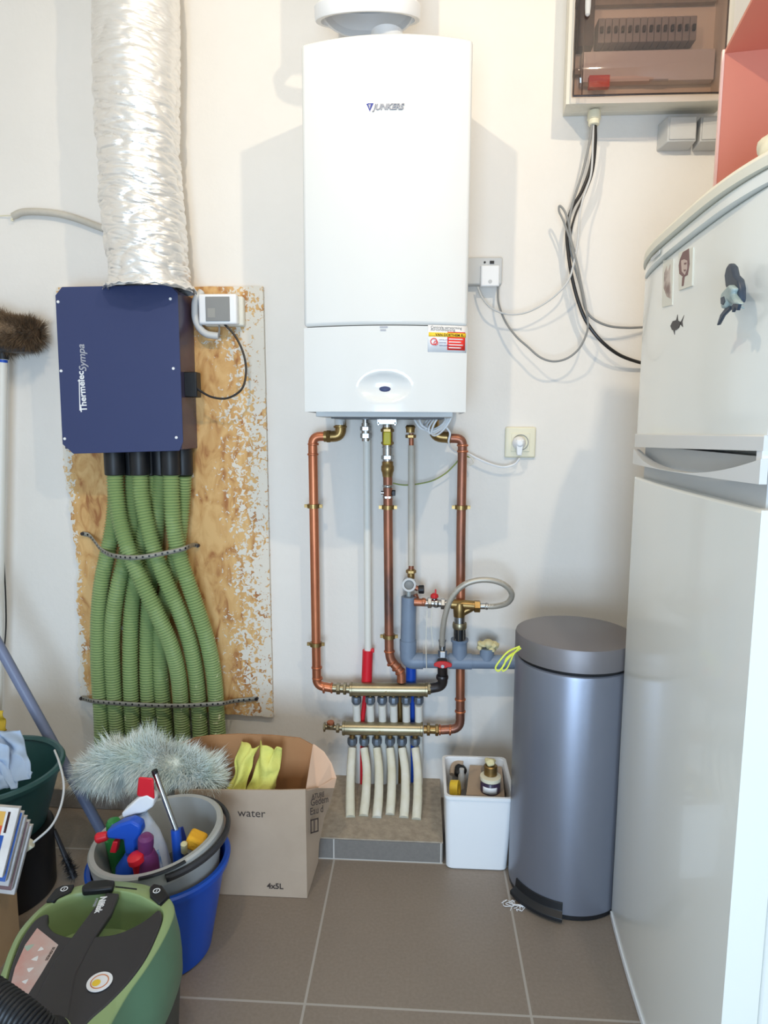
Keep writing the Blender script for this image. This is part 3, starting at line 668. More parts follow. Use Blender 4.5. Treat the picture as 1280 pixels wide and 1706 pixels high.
bb = B().lathe([(.017, 0), (.019, .004), (.019, .018), (.012, .034), (.008, .040)], V((pc.x, -.018, pc.z)), (0, -1, 0), 24)
bb.hexa([(pc.x-.007, -.050, pc.z-.036), (pc.x+.007, -.050, pc.z-.036), (pc.x+.007, -.036, pc.z-.036), (pc.x-.007, -.036, pc.z-.036), (pc.x-.011, -.056, pc.z+.010), (pc.x+.011, -.056, pc.z+.010), (pc.x+.011, -.03, pc.z+.010), (pc.x-.011, -.03, pc.z+.010)])
obj('plug', bb, 'whitep', cb, bevel=.002)
ws = at(867, 737, y=-.006)
so = thing('wall_socket', 'cream wall socket right of the boiler pipes with a white plug in it', 'socket', (ws.x, 0, ws.z-.045))
obj('frame', B().box((ws.x-.0455, -.011, ws.z-.0455), (ws.x+.0455, -.0002, ws.z+.0455)), 'cream', so, bevel=.005, seg=3)
obj('insert', B().box((ws.x-.027, -.0135, ws.z-.027), (ws.x+.027, -.010, ws.z+.027)), 'cream', so, bevel=.001)
obj('socket_well', B().lathe([(.0215, 0), (.0235, 0), (.0235, .003), (.0215, .003), (.0215, 0)], (ws.x, -.0125, ws.z), (0, -1, 0), 36, caps=False), 'midgrey', so)
o = obj('earth_wire', B().tube(smooth_path([P(655, 805, -.05), P(672, 808, -.04), P(692, 807, -.035), P(720, 801, -.035), P(742, 789, -.035), P(757, 775, -.045), P(771, 760, -.05), P(783, 762, -.035)], 8), .0021, 8), mat('earth_wire_green', (150, 160, 90), .5))
tag(o, 'thin green-yellow earth wire looping behind the copper pipes', 'wire')

# ================================================================== ventilation unit on the chipboard
YB0, YB1 = -.152, YW     # front and back of the blue unit
vb = thing('ventilation_unit', 'dark blue metal ventilation unit with white lettering on the chipboard', 'ventilation unit', (-.80, -.08, 1.11))
fl_ = [at(x, y, y=YB0-.004) for x, y in ((103, 478), (282, 474), (296, 488), (305, 736), (299, 751), (122, 756), (104, 740), (92, 492))]
obj('front_cover', B().slab(fl_, (0, .004, 0)), 'navy', vb, bevel=.001)
ca = [at(x, y, y=YB0) for x, y in ((97, 483), (294, 479), (303, 745), (108, 749))]
obj('casing', B().slab([V((ca[0].x+.004, YB0+.0005, 1.560)), V((ca[1].x, YB0+.0005, 1.560)), V((ca[2].x, YB0+.0005, 1.118)), V((ca[3].x, YB0+.0005, 1.118))], (0, YB1-YB0-.001, 0)), 'navyside', vb, bevel=.002)
for x, y in ((97, 503), (284, 498), (102, 618), (289, 614), (108, 731), (294, 729)):
    c = at(x, y, y=YB0-.004); obj('screw', B().lathe([(.0042, 0), (.0038, .002), (.001, .003)], c, (0, -1, 0), 12), 'inkwhite', vb)
o0 = at(145, 686, y=YB0-.0048); up = (at(134, 562, y=YB0-.0048)-o0).normalized(); rt = up.cross(V((0, -1, 0)))*-1
rt = V((up.z, 0, -up.x))
text('lettering', 'Thermelec', .0262, o0, up, -rt, 'inkwhite', vb, bold=.0006)
o1 = at(144, 619, y=YB0-.0048); text('lettering', 'Sympa', .0290, o1, up, -rt, 'inkgrey', vb, shear=.25, bold=.0004)
a_, b2_ = at(132.6, 684, y=YB0-.0048), at(131.4, 632, y=YB0-.0048)
obj('lettering_bar', B().slab([a_, b2_, b2_+V((.0028, 0, 0)), a_+V((.0028, 0, 0))], (0, -.0006, 0)), 'inkwhite', vb)
# power inlet on the side and black cable
sxx = at(322, 640, y=-.10).x
obj('power_inlet', B().box((ca[1].x-.002, -.115, at(320, 662, y=-.10).z), (ca[1].x+.036, -.075, at(320, 620, y=-.10).z)), 'black', vb, bevel=.003)
# switch box
s0 = at(331, 540, y=-.075); s1 = at(390, 489, y=-.075)
sw = thing('switch_box', 'white switch box with a grey window at the top of the chipboard', 'switch box', ((s0.x+s1.x)/2, -.03, s0.z))
obj('base', B().box((s0.x+.006, -.045, s0.z-.001), (s1.x+.018, YW-.0002, s1.z-.001)), 'offwhite', sw, bevel=.006, seg=3)
obj('cover', B().box((s0.x, -.075, s0.z), (s1.x+.006, -.0455, s1.z)), 'whitep', sw, bevel=.006, seg=3)
w0 = at(343, 535, y=-.078); w1 = at(382, 494, y=-.078)
obj('hinged_window', B().box((w0.x, -.0785, w0.z), (w1.x, -.0745, w1.z)), 'midgrey', sw, bevel=.001)
obj('window_label', B().box((w0.x+.006, -.0790, w0.z+.010), (w0.x+.028, -.0784, w0.z+.036)), mat('grey_label', (158, 156, 150), .5), sw)
cdn = bend([at(336, 486, y=-.045), at(325, 500, y=-.06), at(325, 535, y=-.06), at(340, 557, y=-.055), at(364, 560, y=-.05)], .03)
tag(obj('grey_conduit', B().tube(cdn, .0105, 14), 'greyp'), 'short grey conduit curving under the switch box on the chipboard', 'conduit')
tag(obj('black_cable', B().tube(smooth_path([at(372, 538, y=-.06), at(392, 560, y=-.06), at(406, 590, y=-.065), at(410, 620, y=-.075), at(403, 648, y=-.09), at(380, 663, y=-.10), at(355, 662, y=-.105), at(335, 652, y=-.105), at(322, 640, y=-.105)], 8), .0032, 10), 'blackg'), 'thin black cable looping from the switch box to the blue unit', 'cable')
tag(obj('grey_wire', B().tube([at(365, 538, y=-.06), at(366, 554, y=-.055), at(364, 561, y=-.05)], .0022, 6), 'midgrey'), 'short grey wire from switch box into the conduit end', 'wire')

# foil duct
def foil():
    bb = B(); n, L = 120, 520
    axis = [(at(250, 474, y=-.132), .118), (at(243, 400, y=-.132), .120), (at(236, 330, y=-.132), .119), (at(230, 200, y=-.132), .118), (at(228, 60, y=-.132), .119), (at(227, 0, y=-.132), .119)]
    ys = -.132
    P_ = [V((a.x, ys, a.z)) for a, r in axis]; P_[0].z = 1.558; P_.append(V((P_[-1].x, ys, ZC-.001)))
    pts = smooth_path(P_, 90)[::1]; m = len(pts); vs = []
    for i, p in enumerate(pts):
        bottom = max(0, 1-(p.z-1.558)/.03)
        for j in range(n):
            a = 2*PI*j/n; ca_, sa = math.cos(a), math.sin(a)
            q = V((ca_*1.1, sa*1.1, p.z*30+.9*math.sin(a*1.0+p.z*7)))
            f1 = 1-abs(noise.noise(q)*2.0); f2 = 1-abs(noise.noise(V((ca_*2.0, sa*2.0, p.z*70+ca_*2)))*2.2); f3 = noise.noise(V((ca_*1.2, sa*1.2, p.z*7)))
            lo_ = min(1, max(0, (2.25-p.z)/.3)); amp = .35+.65*lo_
            r = .113+amp*(-.0075*max(0, f1)**3-.004*max(0, f2)**3)+.005*f3+.006*bottom
            vs.append(V((p.x+ca_*r, p.y+sa*r*.92, p.z)))
    fs = [(i*n+j, i*n+(j+1) % n, (i+1)*n+(j+1) % n, (i+1)*n+j) for i in range(m-1) for j in range(n)]
    return bb.add(vs, fs)
tag(obj('foil_duct', foil(), 'foil', smooth=60), 'crinkled silver foil air duct rising from the blue unit', 'duct')
# crumpled foil skirt lying on the unit's top
def skirt(u, v):
    a = u*2*PI; c = at(250, 474, y=-.132); r = .113+.014*v+.005*noise.noise(V((math.cos(a)*3, math.sin(a)*3, v*3)))
    return V((c.x+math.cos(a)*r, max(-.132+math.sin(a)*r*.9, -.158) if False else -.132+math.sin(a)*r*.86, 1.561+.016*(1-v)+.008*noise.noise(V((math.cos(a)*7, math.sin(a)*7, v*4)))))
tag(obj('foil_tape_collar', B().grid(skirt, 120, 8), 'foil', solid=.0008), 'crumpled foil tape collar around the duct foot on the blue unit', 'foil tape')
# conduit on the left wall part
cpts = smooth_path([at(22, 360, y=-.012), at(40, 353, y=-.016), at(80, 354, y=-.016), at(120, 362, y=-.016), at(175, 382, y=-.016)], 8)
cdt = thing('wall_conduit', 'grey flexible conduit leaving the wall left of the foil duct', 'conduit', at(40, 365, y=-.016))
obj('conduit', B().tube(cpts, .0098, 14), 'pipegrey', cdt)
obj('wires', B().tube(smooth_path([at(24, 359, y=-.014), at(14, 359, y=-.010), at(-6, 360, y=-.006)], 6), .0018, 6).tube(smooth_path([at(24, 360, y=-.014), at(19, 366, y=-.016), at(22, 368, y=-.012)], 6), .0025, 6), 'cream', cdt)

# ------------------------------------------------ green corrugated hoses
def Hp(L, ys):
    out = []
    for (x, y), d in zip(L, ys): out.append(at(80+x/3.2, 750+y/3.2, y=d))
    return out
def corr(pts, r=.0248, pitch=.0086):
    path = smooth_path(pts, 30)
    # resample by arc length
    d = [0]
    for i in range(1, len(path)): d.append(d[-1]+(path[i]-path[i-1]).length)
    n = int(d[-1]/pitch)*6; out = []; rs = []; k = 0
    for i in range(n+1):
        s = d[-1]*i/n
        while k < len(d)-2 and d[k+1] < s: k += 1
        t = (s-d[k])/max(1e-9, d[k+1]-d[k]); out.append(path[k].lerp(path[k+1], t))
        ph = (i % 6)/6; rs.append(r*(1-.10*(1-math.cos(2*PI*ph))))
    return out, rs
F_, K_ = -.112, -.062
hoses = [
 ('green corrugated hose, front left at the unit, sweeping right to sixth at the floor', [(355,100),(362,220),(385,380),(440,560),(500,700),(585,880),(655,1040),(695,1200),(712,1400),(722,1600)], [F_,F_,F_-.004,-.128,-.128,-.118,-.10,-.08,-.062,-.055]),
 ('green corrugated hose, second at the unit, ending seventh from left at the floor', [(490,100),(500,250),(530,400),(575,560),(630,700),(700,860),(755,1020),(790,1200),(806,1400),(818,1600)], [F_,F_,F_,F_,-.105,-.095,-.08,-.065,-.055,-.05]),
 ('green corrugated hose, third at the unit, rightmost of the bundle at the floor', [(655,100),(660,250),(670,400),(700,560),(745,700),(800,860),(850,1020),(885,1200),(900,1400),(912,1600)], [F_,F_,F_,-.105,-.10,-.09,-.08,-.065,-.055,-.05]),
 ('green corrugated hose, leftmost of the bundle at the floor', [(360,100),(362,220),(350,380),(320,540),(288,700),(272,860),(268,1020),(272,1200),(285,1400),(292,1600)], [K_,K_,K_,-.07,-.07,-.065,-.06,-.055,-.052,-.05]),
 ('green corrugated hose, second from left at the floor', [(450,100),(450,250),(445,400),(420,540),(380,700),(352,860),(342,1020),(347,1200),(362,1400),(378,1600)], [K_,K_,K_,-.065,-.078,-.075,-.065,-.06,-.055,-.05]),
 ('green corrugated hose, third from left at the floor', [(545,100),(540,250),(520,400),(490,560),(462,720),(446,860),(440,1020),(440,1200),(448,1400),(460,1600)], [K_,K_,K_,-.055,-.06,-.062,-.06,-.058,-.055,-.05]),
 ('green corrugated hose, fourth from left at the floor, mostly behind others', [(600,100),(592,250),(580,400),(562,560),(545,720),(535,860),(530,1020),(530,1200),(538,1400),(548,1600)], [K_,K_,K_,-.05,-.05,-.05,-.05,-.05,-.05,-.05]),
 ('green corrugated hose, fifth from left at the floor, behind the sweeping one', [(722,100),(718,250),(705,400),(680,560),(645,720),(612,860),(598,1020),(602,1200),(618,1400),(634,1600)], [K_-.01,K_,K_,-.055,-.05,-.045,-.045,-.05,-.05,-.05]),
]
for i, (lab, L, ys) in enumerate(hoses):
    pts = Hp(L, ys); e = pts[-1]; pts.append(V((e.x, -.05, SH+.001))); 
    h = thing('corrugated_hose', lab, 'hose', (e.x, -.05, SH), 'green air hoses under the ventilation unit')
    t0 = pts[0]; zt = 1.112
    cp = at(80+L[0][0]/3.2, 791, y=ys[0])
    path = [V((t0.x, t0.y, cp.z-.001))]+[p for p in pts[1:]]
    pt, rs = corr(path); hb = B(); hb.tw = 12; obj('hose', hb.tube(pt, rs, 24), 'hose', h, smooth=80)
    obj('black_collar', B().lathe([(.0272, 0), (.0280, .003), (.0285, zt-cp.z-.002), (.027, zt-cp.z+.005)], (t0.x, t0.y, cp.z), n=28), 'black', h)

# perforated steel straps
def strap(pts, label, wdt=.014, ends=None):
    path = smooth_path(pts, 14); up_ = V((0, 0, wdt/2)); bb = B()
    bb.strip([[p-up_ for p in path], [p+up_ for p in path]], closed=False)
    s = thing('strap_band', label, 'strap', pts[0], 'perforated steel straps round the green hoses')
    obj('band', bb, 'steel', s, solid=.0012)
    hb = B(); L = 0
    for i in range(1, len(path)):
        L += (path[i]-path[i-1]).length
        if L > .0155:
            L = 0; t = (path[i]-path[i-1]).normalized(); nn = V((t.y, -t.x, 0)).normalized(); 
            if nn.y > 0: nn = -nn
            hb.lathe([(.0032, 0), (.0032, .0005)], path[i]+nn*.0007, nn, 8)
    obj('hole', hb, 'black', s)['kind'] = 'stuff'
    for p in (pts[0], pts[-1]): obj('screw', B().cyl((p.x, YW-.001, p.z), (p.x, p.y-.006, p.z), .0055, n=8), 'darkmetal', s)
strap([at(138, 889, y=-.024), at(150, 893, y=-.03), at(165, 912, y=-.075), at(172, 918, y=-.10), at(190, 926, y=-.140), at(225, 929, y=-.158), at(262, 924, y=-.150), at(300, 916, y=-.138), at(314, 911, y=-.115), at(322, 908, y=-.05), at(330, 909, y=-.024)], 'perforated steel strap around the upper part of the green hoses')
strap([at(136, 1163, y=-.024), at(150, 1167, y=-.06), at(162, 1169, y=-.08), at(200, 1172, y=-.094), at(250, 1175, y=-.098), at(300, 1176, y=-.098), at(340, 1174, y=-.096), at(370, 1172, y=-.088), at(380, 1170, y=-.06), at(396, 1167, y=-.03), at(428, 1164, y=-.022)], 'perforated steel strap around the lower ends of the green hoses')

# ================================================================== right part of the wall
# consumer unit
yf = -.150
e0 = at(946, 166, y=yf); e1 = at(1212, 163, y=yf)
k0 = at(938, 194, y=-.001)
eu = thing('electrical_panel', 'white wall electrical panel with a smoked hinged door', 'electrical panel', ((e0.x+e1.x)/2, -.07, k0.z))
ztop = 2.50
q = [V((k0.x, -.0005, k0.z)), V((e1.x+.03, -.0005, k0.z)), V((e1.x+.03, -.0005, ztop)), V((k0.x, -.0005, ztop))]
ex1 = e1.x+.012
fr = [V((e0.x, yf+.02, e0.z-.002)), V((ex1, yf+.02, e0.z-.002)), V((ex1, yf+.02, ztop)), V((e0.x, yf+.02, ztop))]
ins = .014
fi = [V((e0.x+ins, yf+.02, e0.z+ins)), V((ex1-ins, yf+.02, e0.z+ins)), V((ex1-ins, yf+.02, ztop-ins)), V((e0.x+ins, yf+.02, ztop-ins))]
bk_ = [V((p.x, -.045, p.z)) for p in fi]
bb = B().strip([q, fr, fi, bk_]); bb.add(bk_, [(0, 1, 2, 3)])
obj('housing', bb, 'offwhite', eu, smooth=20)
# breaker rows
bb0 = B().box((e0.x+.03, -.065, 2.30), (ex1-.02, -.05, 2.315)).box((e0.x+.03, -.065, 2.13), (ex1-.02, -.05, 2.145)); obj('mounting_rail', bb0, 'steel', eu)
obj('cover_plate', B().box((e0.x+.05, -.075, 2.105), (ex1-.02, -.050, 2.180)), 'greyp', eu)
for z, nb in ((2.225, 14), (2.36, 14)):
    for k in range(nb):
        x = e0.x+.085+k*.0182
        br = obj('breaker', B().box((x, -.088, z-.03), (x+.0172, -.047, z+.03)), 'midgrey', eu, bevel=.0015)
        obj('toggle', B().box((x+.005, -.096, z-.008), (x+.012, -.087, z+.006)), 'black', br)
obj('red_label', B().box((at(982, 135, y=-.09).x, -.092, at(982, 146, y=-.09).z), (at(1016, 135, y=-.09).x, -.076, at(982, 126, y=-.09).z)), mat('panel_red', (206, 84, 80), .5), eu)
obj('blank_module', B().box((e0.x+.035, -.085, 2.19), (e0.x+.075, -.047, 2.42)), 'darkmetal', eu)
pm_ = at(1082, 134, y=-.076); obj('panel_print', B().box((pm_.x, -.0757, pm_.z-.003), (pm_.x+.05, -.0749, pm_.z+.003)), 'midgrey', eu)
# smoked door, gently curved lower edge
d0 = at(956, 158, y=yf-.012); d1 = at(1206, 158, y=yf-.012)
def dq(u, v, off): 
    x = d0.x+(d1.x-d0.x)*u; zb_ = d0.z-.004*math.sin(PI*u)
    return V((x, yf-.010-.010*math.sin(PI*u)+off, zb_+(ztop-.02-zb_)*v))
bb = B().grid(lambda u, v: dq(u, v, 0), 20, 6)
obj('smoked_door', bb, 'smoke', eu, solid=.003)
bb = B().tube([dq(i/20, 0, .004) for i in range(21)], .0022, 6).tube([dq(0, 0, .004), dq(0, 1, .004)], .0020, 6).tube([dq(1, 0, .004), dq(1, 1, .004)], .0022, 6).tube([dq(.06, 0, .008), dq(.06, 1, .008)], .0014, 6)
obj('door_frame', bb, 'darkmetal', eu)
hx = at(980, 10, y=yf-.02); obj('door_handle', B().lathe([(.002, -.022), (.006, -.018), (.0075, .0), (.0075, .03)], (hx.x, yf-.020, hx.z-.002), Z_, 14), 'greyp', eu)
gl = at(990, 200, y=-.075)
obj('cable_gland', B().lathe([(.012, -.014), (.015, -.012), (.015, .0), (.018, .001), (.018, .012), (.016, .022)], (gl.x, gl.y, gl.z), n=12), 'cream', eu)
# two small grey boxes
for k, (xa, xb_) in enumerate(((1113, 1163), (1167, 1210))):
    a = at(xa, 235, y=-.055); b3 = at(xb_, 192, y=-.055)
    fu = thing('fuse_box', ['light grey surface switch under the panel, left of a pair', 'light grey surface switch under the panel, partly behind the red crate'][k], 'switch', ((a.x+b3.x)/2, -.03, a.z), 'grey switches under the electrical panel')
    obj('housing', B().hexa([V((a.x-.001, -.054, a.z-.001)), V((b3.x, -.054, a.z-.001)), V((b3.x, -.0003, a.z-.006)), V((a.x-.012*(1-k), -.0003, a.z-.006)), V((a.x-.001, -.054, b3.z)), V((b3.x, -.054, b3.z)), V((b3.x, -.0003, b3.z)), V((a.x-.012*(1-k), -.0003, b3.z))]), 'greyp', fu, bevel=.003)
    obj('rocker', B().box((a.x+.003, -.058, a.z+.003), (b3.x-.003, -.0535, b3.z-.004)), 'greyp', fu, bevel=.002)
# thermostat box beside the boiler
a = at(797, 474, y=-.03); b3 = at(838, 428, y=-.03); xl = .11
th = thing('control_box', 'grey socket box with white front mounted right beside the boiler', 'socket', ((xl+b3.x)/2, -.02, a.z))
obj('back_box', B().box((xl+.001, -.030, a.z), (b3.x, -.0003, b3.z)), 'greyp', th, bevel=.004)
c0 = at(800, 475, y=-.045); c1 = at(834, 441, y=-.045)
obj('front_module', B().hexa([V((c0.x+.003, -.046, c0.z-.003)), V((c1.x-.002, -.046, c0.z-.003)), V((c1.x, -.029, c0.z-.003)), V((c0.x, -.029, c0.z-.003)), V((c0.x+.003, -.040, c1.z)), V((c1.x-.002, -.040, c1.z)), V((c1.x, -.029, c1.z+.002)), V((c0.x, -.029, c1.z+.002))]), 'whitep', th, bevel=.003)
c = at(820, 437, y=-.031); obj('indicator', B().box((c.x-.006, -.0325, c.z-.004), (c.x+.006, -.0295, c.z+.004)), 'black', th)
c = at(808, 437, y=-.031); obj('indicator', B().lathe([(.003, 0), (.003, .002)], (c.x, -.030, c.z), (0, -1, 0), 12), 'black', th)
c = at(817, 469, y=-.046); obj('button', B().lathe([(.0055, 0), (.0055, .0015)], (c.x, -.0445, c.z), (0, -1, 0), 16), 'greyp', th)

# cables hanging from the panel
gy = gl.y
def cable(name, lab, L, r, mt, cat='cable', grp='cables hanging from the electrical panel'):
    tag(obj(name, B().tube(smooth_path([at(x, y, y=d) for x, y, d in L], 9), r, 10), mt), lab, cat, grp)
YC = -.065
cable('black_cable', 'thick black cable from the panel curving right behind the fridge', [(991,204,-.075),(990,240,-.075),(984,280,-.07),(970,318,YC),(952,350,YC),(945,385,YC),(947,420,YC),(953,460,YC),(963,500,YC),(977,535,YC),(1000,566,YC),(1030,590,-.05),(1063,603,-.03),(1090,608,-.02)], .0048, 'blackg')
cable('black_cable', 'thinner black cable hanging straight down beside the thick black one', [(993,204,-.075),(993,240,-.07),(988,285,-.065),(976,320,-.06),(958,360,-.055),(950,400,-.055),(951,450,-.055),(962,495,-.055),(975,528,-.06),(985,548,-.06)], .0030, 'blackg')
cable('grey_cable', 'grey cable from the panel with a loop back to the left, ending behind the fridge', [(987,204,-.08),(982,240,-.08),(970,290,-.08),(957,330,-.075),(950,360,-.07),(948,400,-.065),(957,440,-.06),(968,480,-.06),(976,515,-.06),(990,532,-.06),(1015,543,-.05),(1045,546,-.035),(1075,545,-.02)], .0034, 'midgrey')
cable('grey_cable', 'grey cable drooping in a deep curve to the right side of the control box', [(830,478,-.035),(831,505,-.045),(842,535,-.05),(860,560,-.06),(880,578,-.065),(900,595,-.07),(922,602,-.072),(945,597,-.075),(964,582,-.08),(976,560,-.08),(980,540,-.082),(976,510,-.085),(968,470,-.085),(962,440,-.085),(952,405,-.085),(940,370,-.085),(932,352,-.085),(933,343,-.087),(941,352,-.09),(948,372,-.09),(952,400,-.085),(958,420,-.08)], .0030, 'midgrey')
cable('grey_cable', 'grey cable running in a shallow curve to the left side of the control box', [(796,478,-.03),(805,498,-.04),(820,514,-.05),(845,523,-.055),(875,521,-.06),(905,507,-.065),(930,488,-.07),(948,466,-.075),(957,435,-.08),(963,400,-.08),(966,360,-.08),(972,330,-.08),(985,290,-.078),(988,240,-.078),(989,204,-.078)], .0028, 'greyp')

# ================================================================== fridge (doors face left into the room)
FROT, FX, FY, FWD = .0381, .476, -.502, .6086
_u = V((-math.sin(FROT), -math.cos(FROT), 0)); _n = V((-math.cos(FROT), math.sin(FROT), 0))   # along the front towards the camera / out of the door
F0 = V((FX+.0, FY, 0))
def FP(u, z, out=0): return F0 + _u*u + _n*out + V((0, 0, z))
fr_ = thing('fridge_freezer', 'tall white two-door fridge freezer with curved door handles at the right', 'fridge', FP(FWD/2, 0, -.3))
zt = 1.545; zs0, zs1 = 1.135, 1.150
zsp = at(1200, 745, x=FX-.02).z
def bowed(u0, u1, z0, z1, back, amt=.016, n=24, zfun0=None, zfun1=None, edge=.0, pw=2):
    bb = B(); lo_, hi_ = [], []
    for i in range(n+1):
        u = u0+(u1-u0)*i/n; t = (u-u0)/(u1-u0)*2-1; o_ = amt*(1-abs(t)**pw)+edge
        lo_.append((u, z0 if not zfun0 else zfun0(t), o_)); hi_.append((u, z1 if not zfun1 else zfun1(t), o_))
    pts = lambda L: [FP(*p) for p in L]
    fb, ft = pts(lo_), pts(hi_); kb = [FP(u, z, back) for u, z, o_ in lo_]; kt = [FP(u, z, back) for u, z, o_ in hi_]
    bb.strip([fb, ft, kt, kb, fb], closed=False)
    for i in (0, -1): bb.add([fb[i], ft[i], kt[i], kb[i]], [(0, 1, 2, 3)])
    return bb
obj('cabinet', B().hexa([FP(.0, .03, -.60), FP(FWD, .03, -.60), FP(FWD, .03, -.052), FP(0, .03, -.052), FP(.0, zt-.01, -.60), FP(FWD, zt-.01, -.60), FP(FWD, zt-.01, -.052), FP(0, zt-.01, -.052)]), 'fridge', fr_, bevel=.004)
obj('plinth', B().hexa([FP(.01, 0, -.58), FP(FWD-.01, 0, -.58), FP(FWD-.01, 0, -.03), FP(.01, 0, -.03), FP(.01, .032, -.58), FP(FWD-.01, .032, -.58), FP(FWD-.01, .032, -.03), FP(.01, .032, -.03)]), 'greyp', fr_)
def ztl(t): return None
zA = at(1068, 723, x=FP(0, 0).x).z
ld = obj('lower_door', bowed(0, FWD, .016, 1.078, -.05, .010), 'fridge', fr_, bevel=.004)
obj('door_foot_strip', bowed(0, FWD, .003, .0155, -.05, .010, edge=.003), 'whitep', ld)
# lower door handle strip: scooped top edge
zfar, znear = at(1057, 748, x=FP(0, 0).x).z, at(1270, 760, x=FP(FWD, 0).x).z
zl0, zl1 = at(1057, 772, x=FP(0, 0).x).z, at(1266, 806, x=FP(FWD, 0).x).z
def zlow(t): u = (t+1)/2; return zl0+(zl1-zl0)*u
def zscoop(t):
    u = (t+1)/2; base = zfar+(znear-zfar)*u
    s = max(0, 1-abs((u-.52)/.50)**2.4); return base-.034*s
obj('lower_handle_strip', bowed(0, FWD, 1, 1, -.004, .018, zfun0=lambda t: zlow(t), zfun1=zscoop, edge=.006, n=40), 'fridge_trim', fr_, bevel=.003)
obj('handle_recess', bowed(.02, FWD-.02, 1.07, max(zfar, znear)-.002, -.045, .002, edge=-.014), 'greyp', fr_)
# upper door
zu0 = at(1066, 745, x=FP(0, 0).x).z; zu1 = at(1272, 751, x=FP(FWD, 0).x).z
zv0 = at(1068, 723, x=FP(0, 0).x).z; zv1 = at(1272, 725, x=FP(FWD, 0).x).z
lf = lambda a, b: (lambda t: a+(b-a)*(t+1)/2)
zw0, zw1 = at(1067, 465, x=FP(0, 0).x).z, at(1280, 313, x=FP(FWD, 0).x).z
ud = obj('upper_door', bowed(0, FWD, 1, 1, -.05, .016, zfun0=lf(zv0-.001, zv1-.001), zfun1=lf(1.503, 1.503), n=40, pw=3), 'fridge', fr_, bevel=.004)
obj('upper_handle_strip', bowed(0, FWD, 1, 1, -.045, .018, zfun0=lf(zu0, zu1), zfun1=lf(zv0, zv1), edge=.004), 'fridge_trim', fr_, bevel=.002)
obj('badge_strip', bowed(0, FWD, 1.5045, 1.5225, -.05, .026, edge=.001, n=40, pw=3.5), 'fridge', fr_, bevel=.003)
obj('top_lid', bowed(-.004, FWD+.004, 1.524, zt, -.605, .034, edge=.002, n=48, pw=3.5), 'fridge_cream', fr_, bevel=.008, seg=3)
obj('hinge_cover', B().hexa([FP(FWD-.018, zsp-.014, -.01), FP(FWD-.002, zsp-.014, -.01), FP(FWD-.002, zsp-.014, .004), FP(FWD-.018, zsp-.014, .004), FP(FWD-.018, zsp+.004, -.01), FP(FWD-.002, zsp+.004, -.01), FP(FWD-.002, zsp+.004, .004), FP(FWD-.018, zsp+.004, .004)]), 'whitep', fr_)
for k in range(6): obj('badge_mark', B().slab([FP(.13+k*.011, 1.510, .0262+.0004*k), FP(.138+k*.011, 1.510, .0266+.0004*k), FP(.138+k*.011, 1.517, .0266+.0004*k), FP(.13+k*.011, 1.517, .0262+.0004*k)], _n*.0012), 'greyp', fr_)
# magnets on the upper door
def onf(px, py, off=.0125):
    o_ = F0+_n*off; d = FW*FPX+RT*(px-640)-UP*(py-853); k = (o_-CAM).dot(_n)/d.dot(_n); return CAM+d*k
def mag(q, th=.006): return B().slab(q, -_n*th)
def fuz(p): return ((p-F0).dot(_u), p.z)
def plate(px4, off, th, mt, name, par=None):
    return obj(name, B().slab([onf(x, y, off) for x, y in px4], -_n*th), mt, par, bevel=0)
m1 = thing('picture_magnet', 'narrow picture magnet with a grey figure, left of the portrait one', 'magnet', onf(1112, 512, .012), 'picture magnets on the fridge')
plate([(1105, 434), (1122, 431), (1120, 508), (1103, 512)], .0175, .006, 'offwhite', 'tile', m1)
plate([(1107, 455), (1111, 443), (1113, 452), (1117, 440), (1117, 470), (1118, 498), (1111, 494), (1106, 480)], .0180, .0006, 'photo1', 'printed_figure', m1)
m2 = thing('picture_magnet', 'picture magnet with a sepia printed face, right of the narrow one', 'magnet', onf(1142, 487, .012), 'picture magnets on the fridge')
plate([(1131, 421), (1155, 412), (1153, 476), (1131, 484)], .0185, .006, 'offwhite', 'tile', m2)
sep = mat('sepia_ink', (132, 100, 96), .6); sep2 = mat('sepia_light', (206, 184, 172), .6)
plate([(1133, 432), (1138, 420), (1148, 414), (1149, 440), (1146, 458), (1139, 462), (1132, 456), (1131, 442)], .0190, .0006, sep, 'printed_hair', m2)
plate([(1135, 434), (1140, 432), (1145, 434), (1145, 448), (1141, 458), (1136, 452)], .0194, .0006, sep2, 'printed_face', m2)
plate([(1140, 438), (1144, 437), (1144, 440), (1140, 441)], .0198, .0004, sep, 'printed_eye', m2)
plate([(1139, 449), (1143, 449), (1142, 452), (1140, 452)], .0198, .0004, sep, 'printed_mouth', m2)
plate([(1137, 462), (1141, 460), (1139, 476), (1136, 477)], .0190, .0006, sep, 'printed_neck', m2)
fm = thing('fish_magnet', 'small flat dark fish magnet below the two picture magnets', 'magnet', onf(1127, 556, .012))
plate([(1117, 543), (1121, 535), (1128, 533), (1134, 537), (1131, 546), (1126, 550), (1120, 550)], .017, .004, 'darkmetal', 'body', fm)
plate([(1126, 536), (1129, 524), (1130, 535)], .0165, .003, 'darkmetal', 'fin', fm)
plate([(1121, 547), (1124, 558), (1125, 549)], .0165, .003, 'darkmetal', 'fin', fm)
plate([(1132, 539), (1136, 533), (1140, 525), (1137, 536), (1138, 545), (1134, 541)], .0165, .003, 'darkmetal', 'tail', fm)
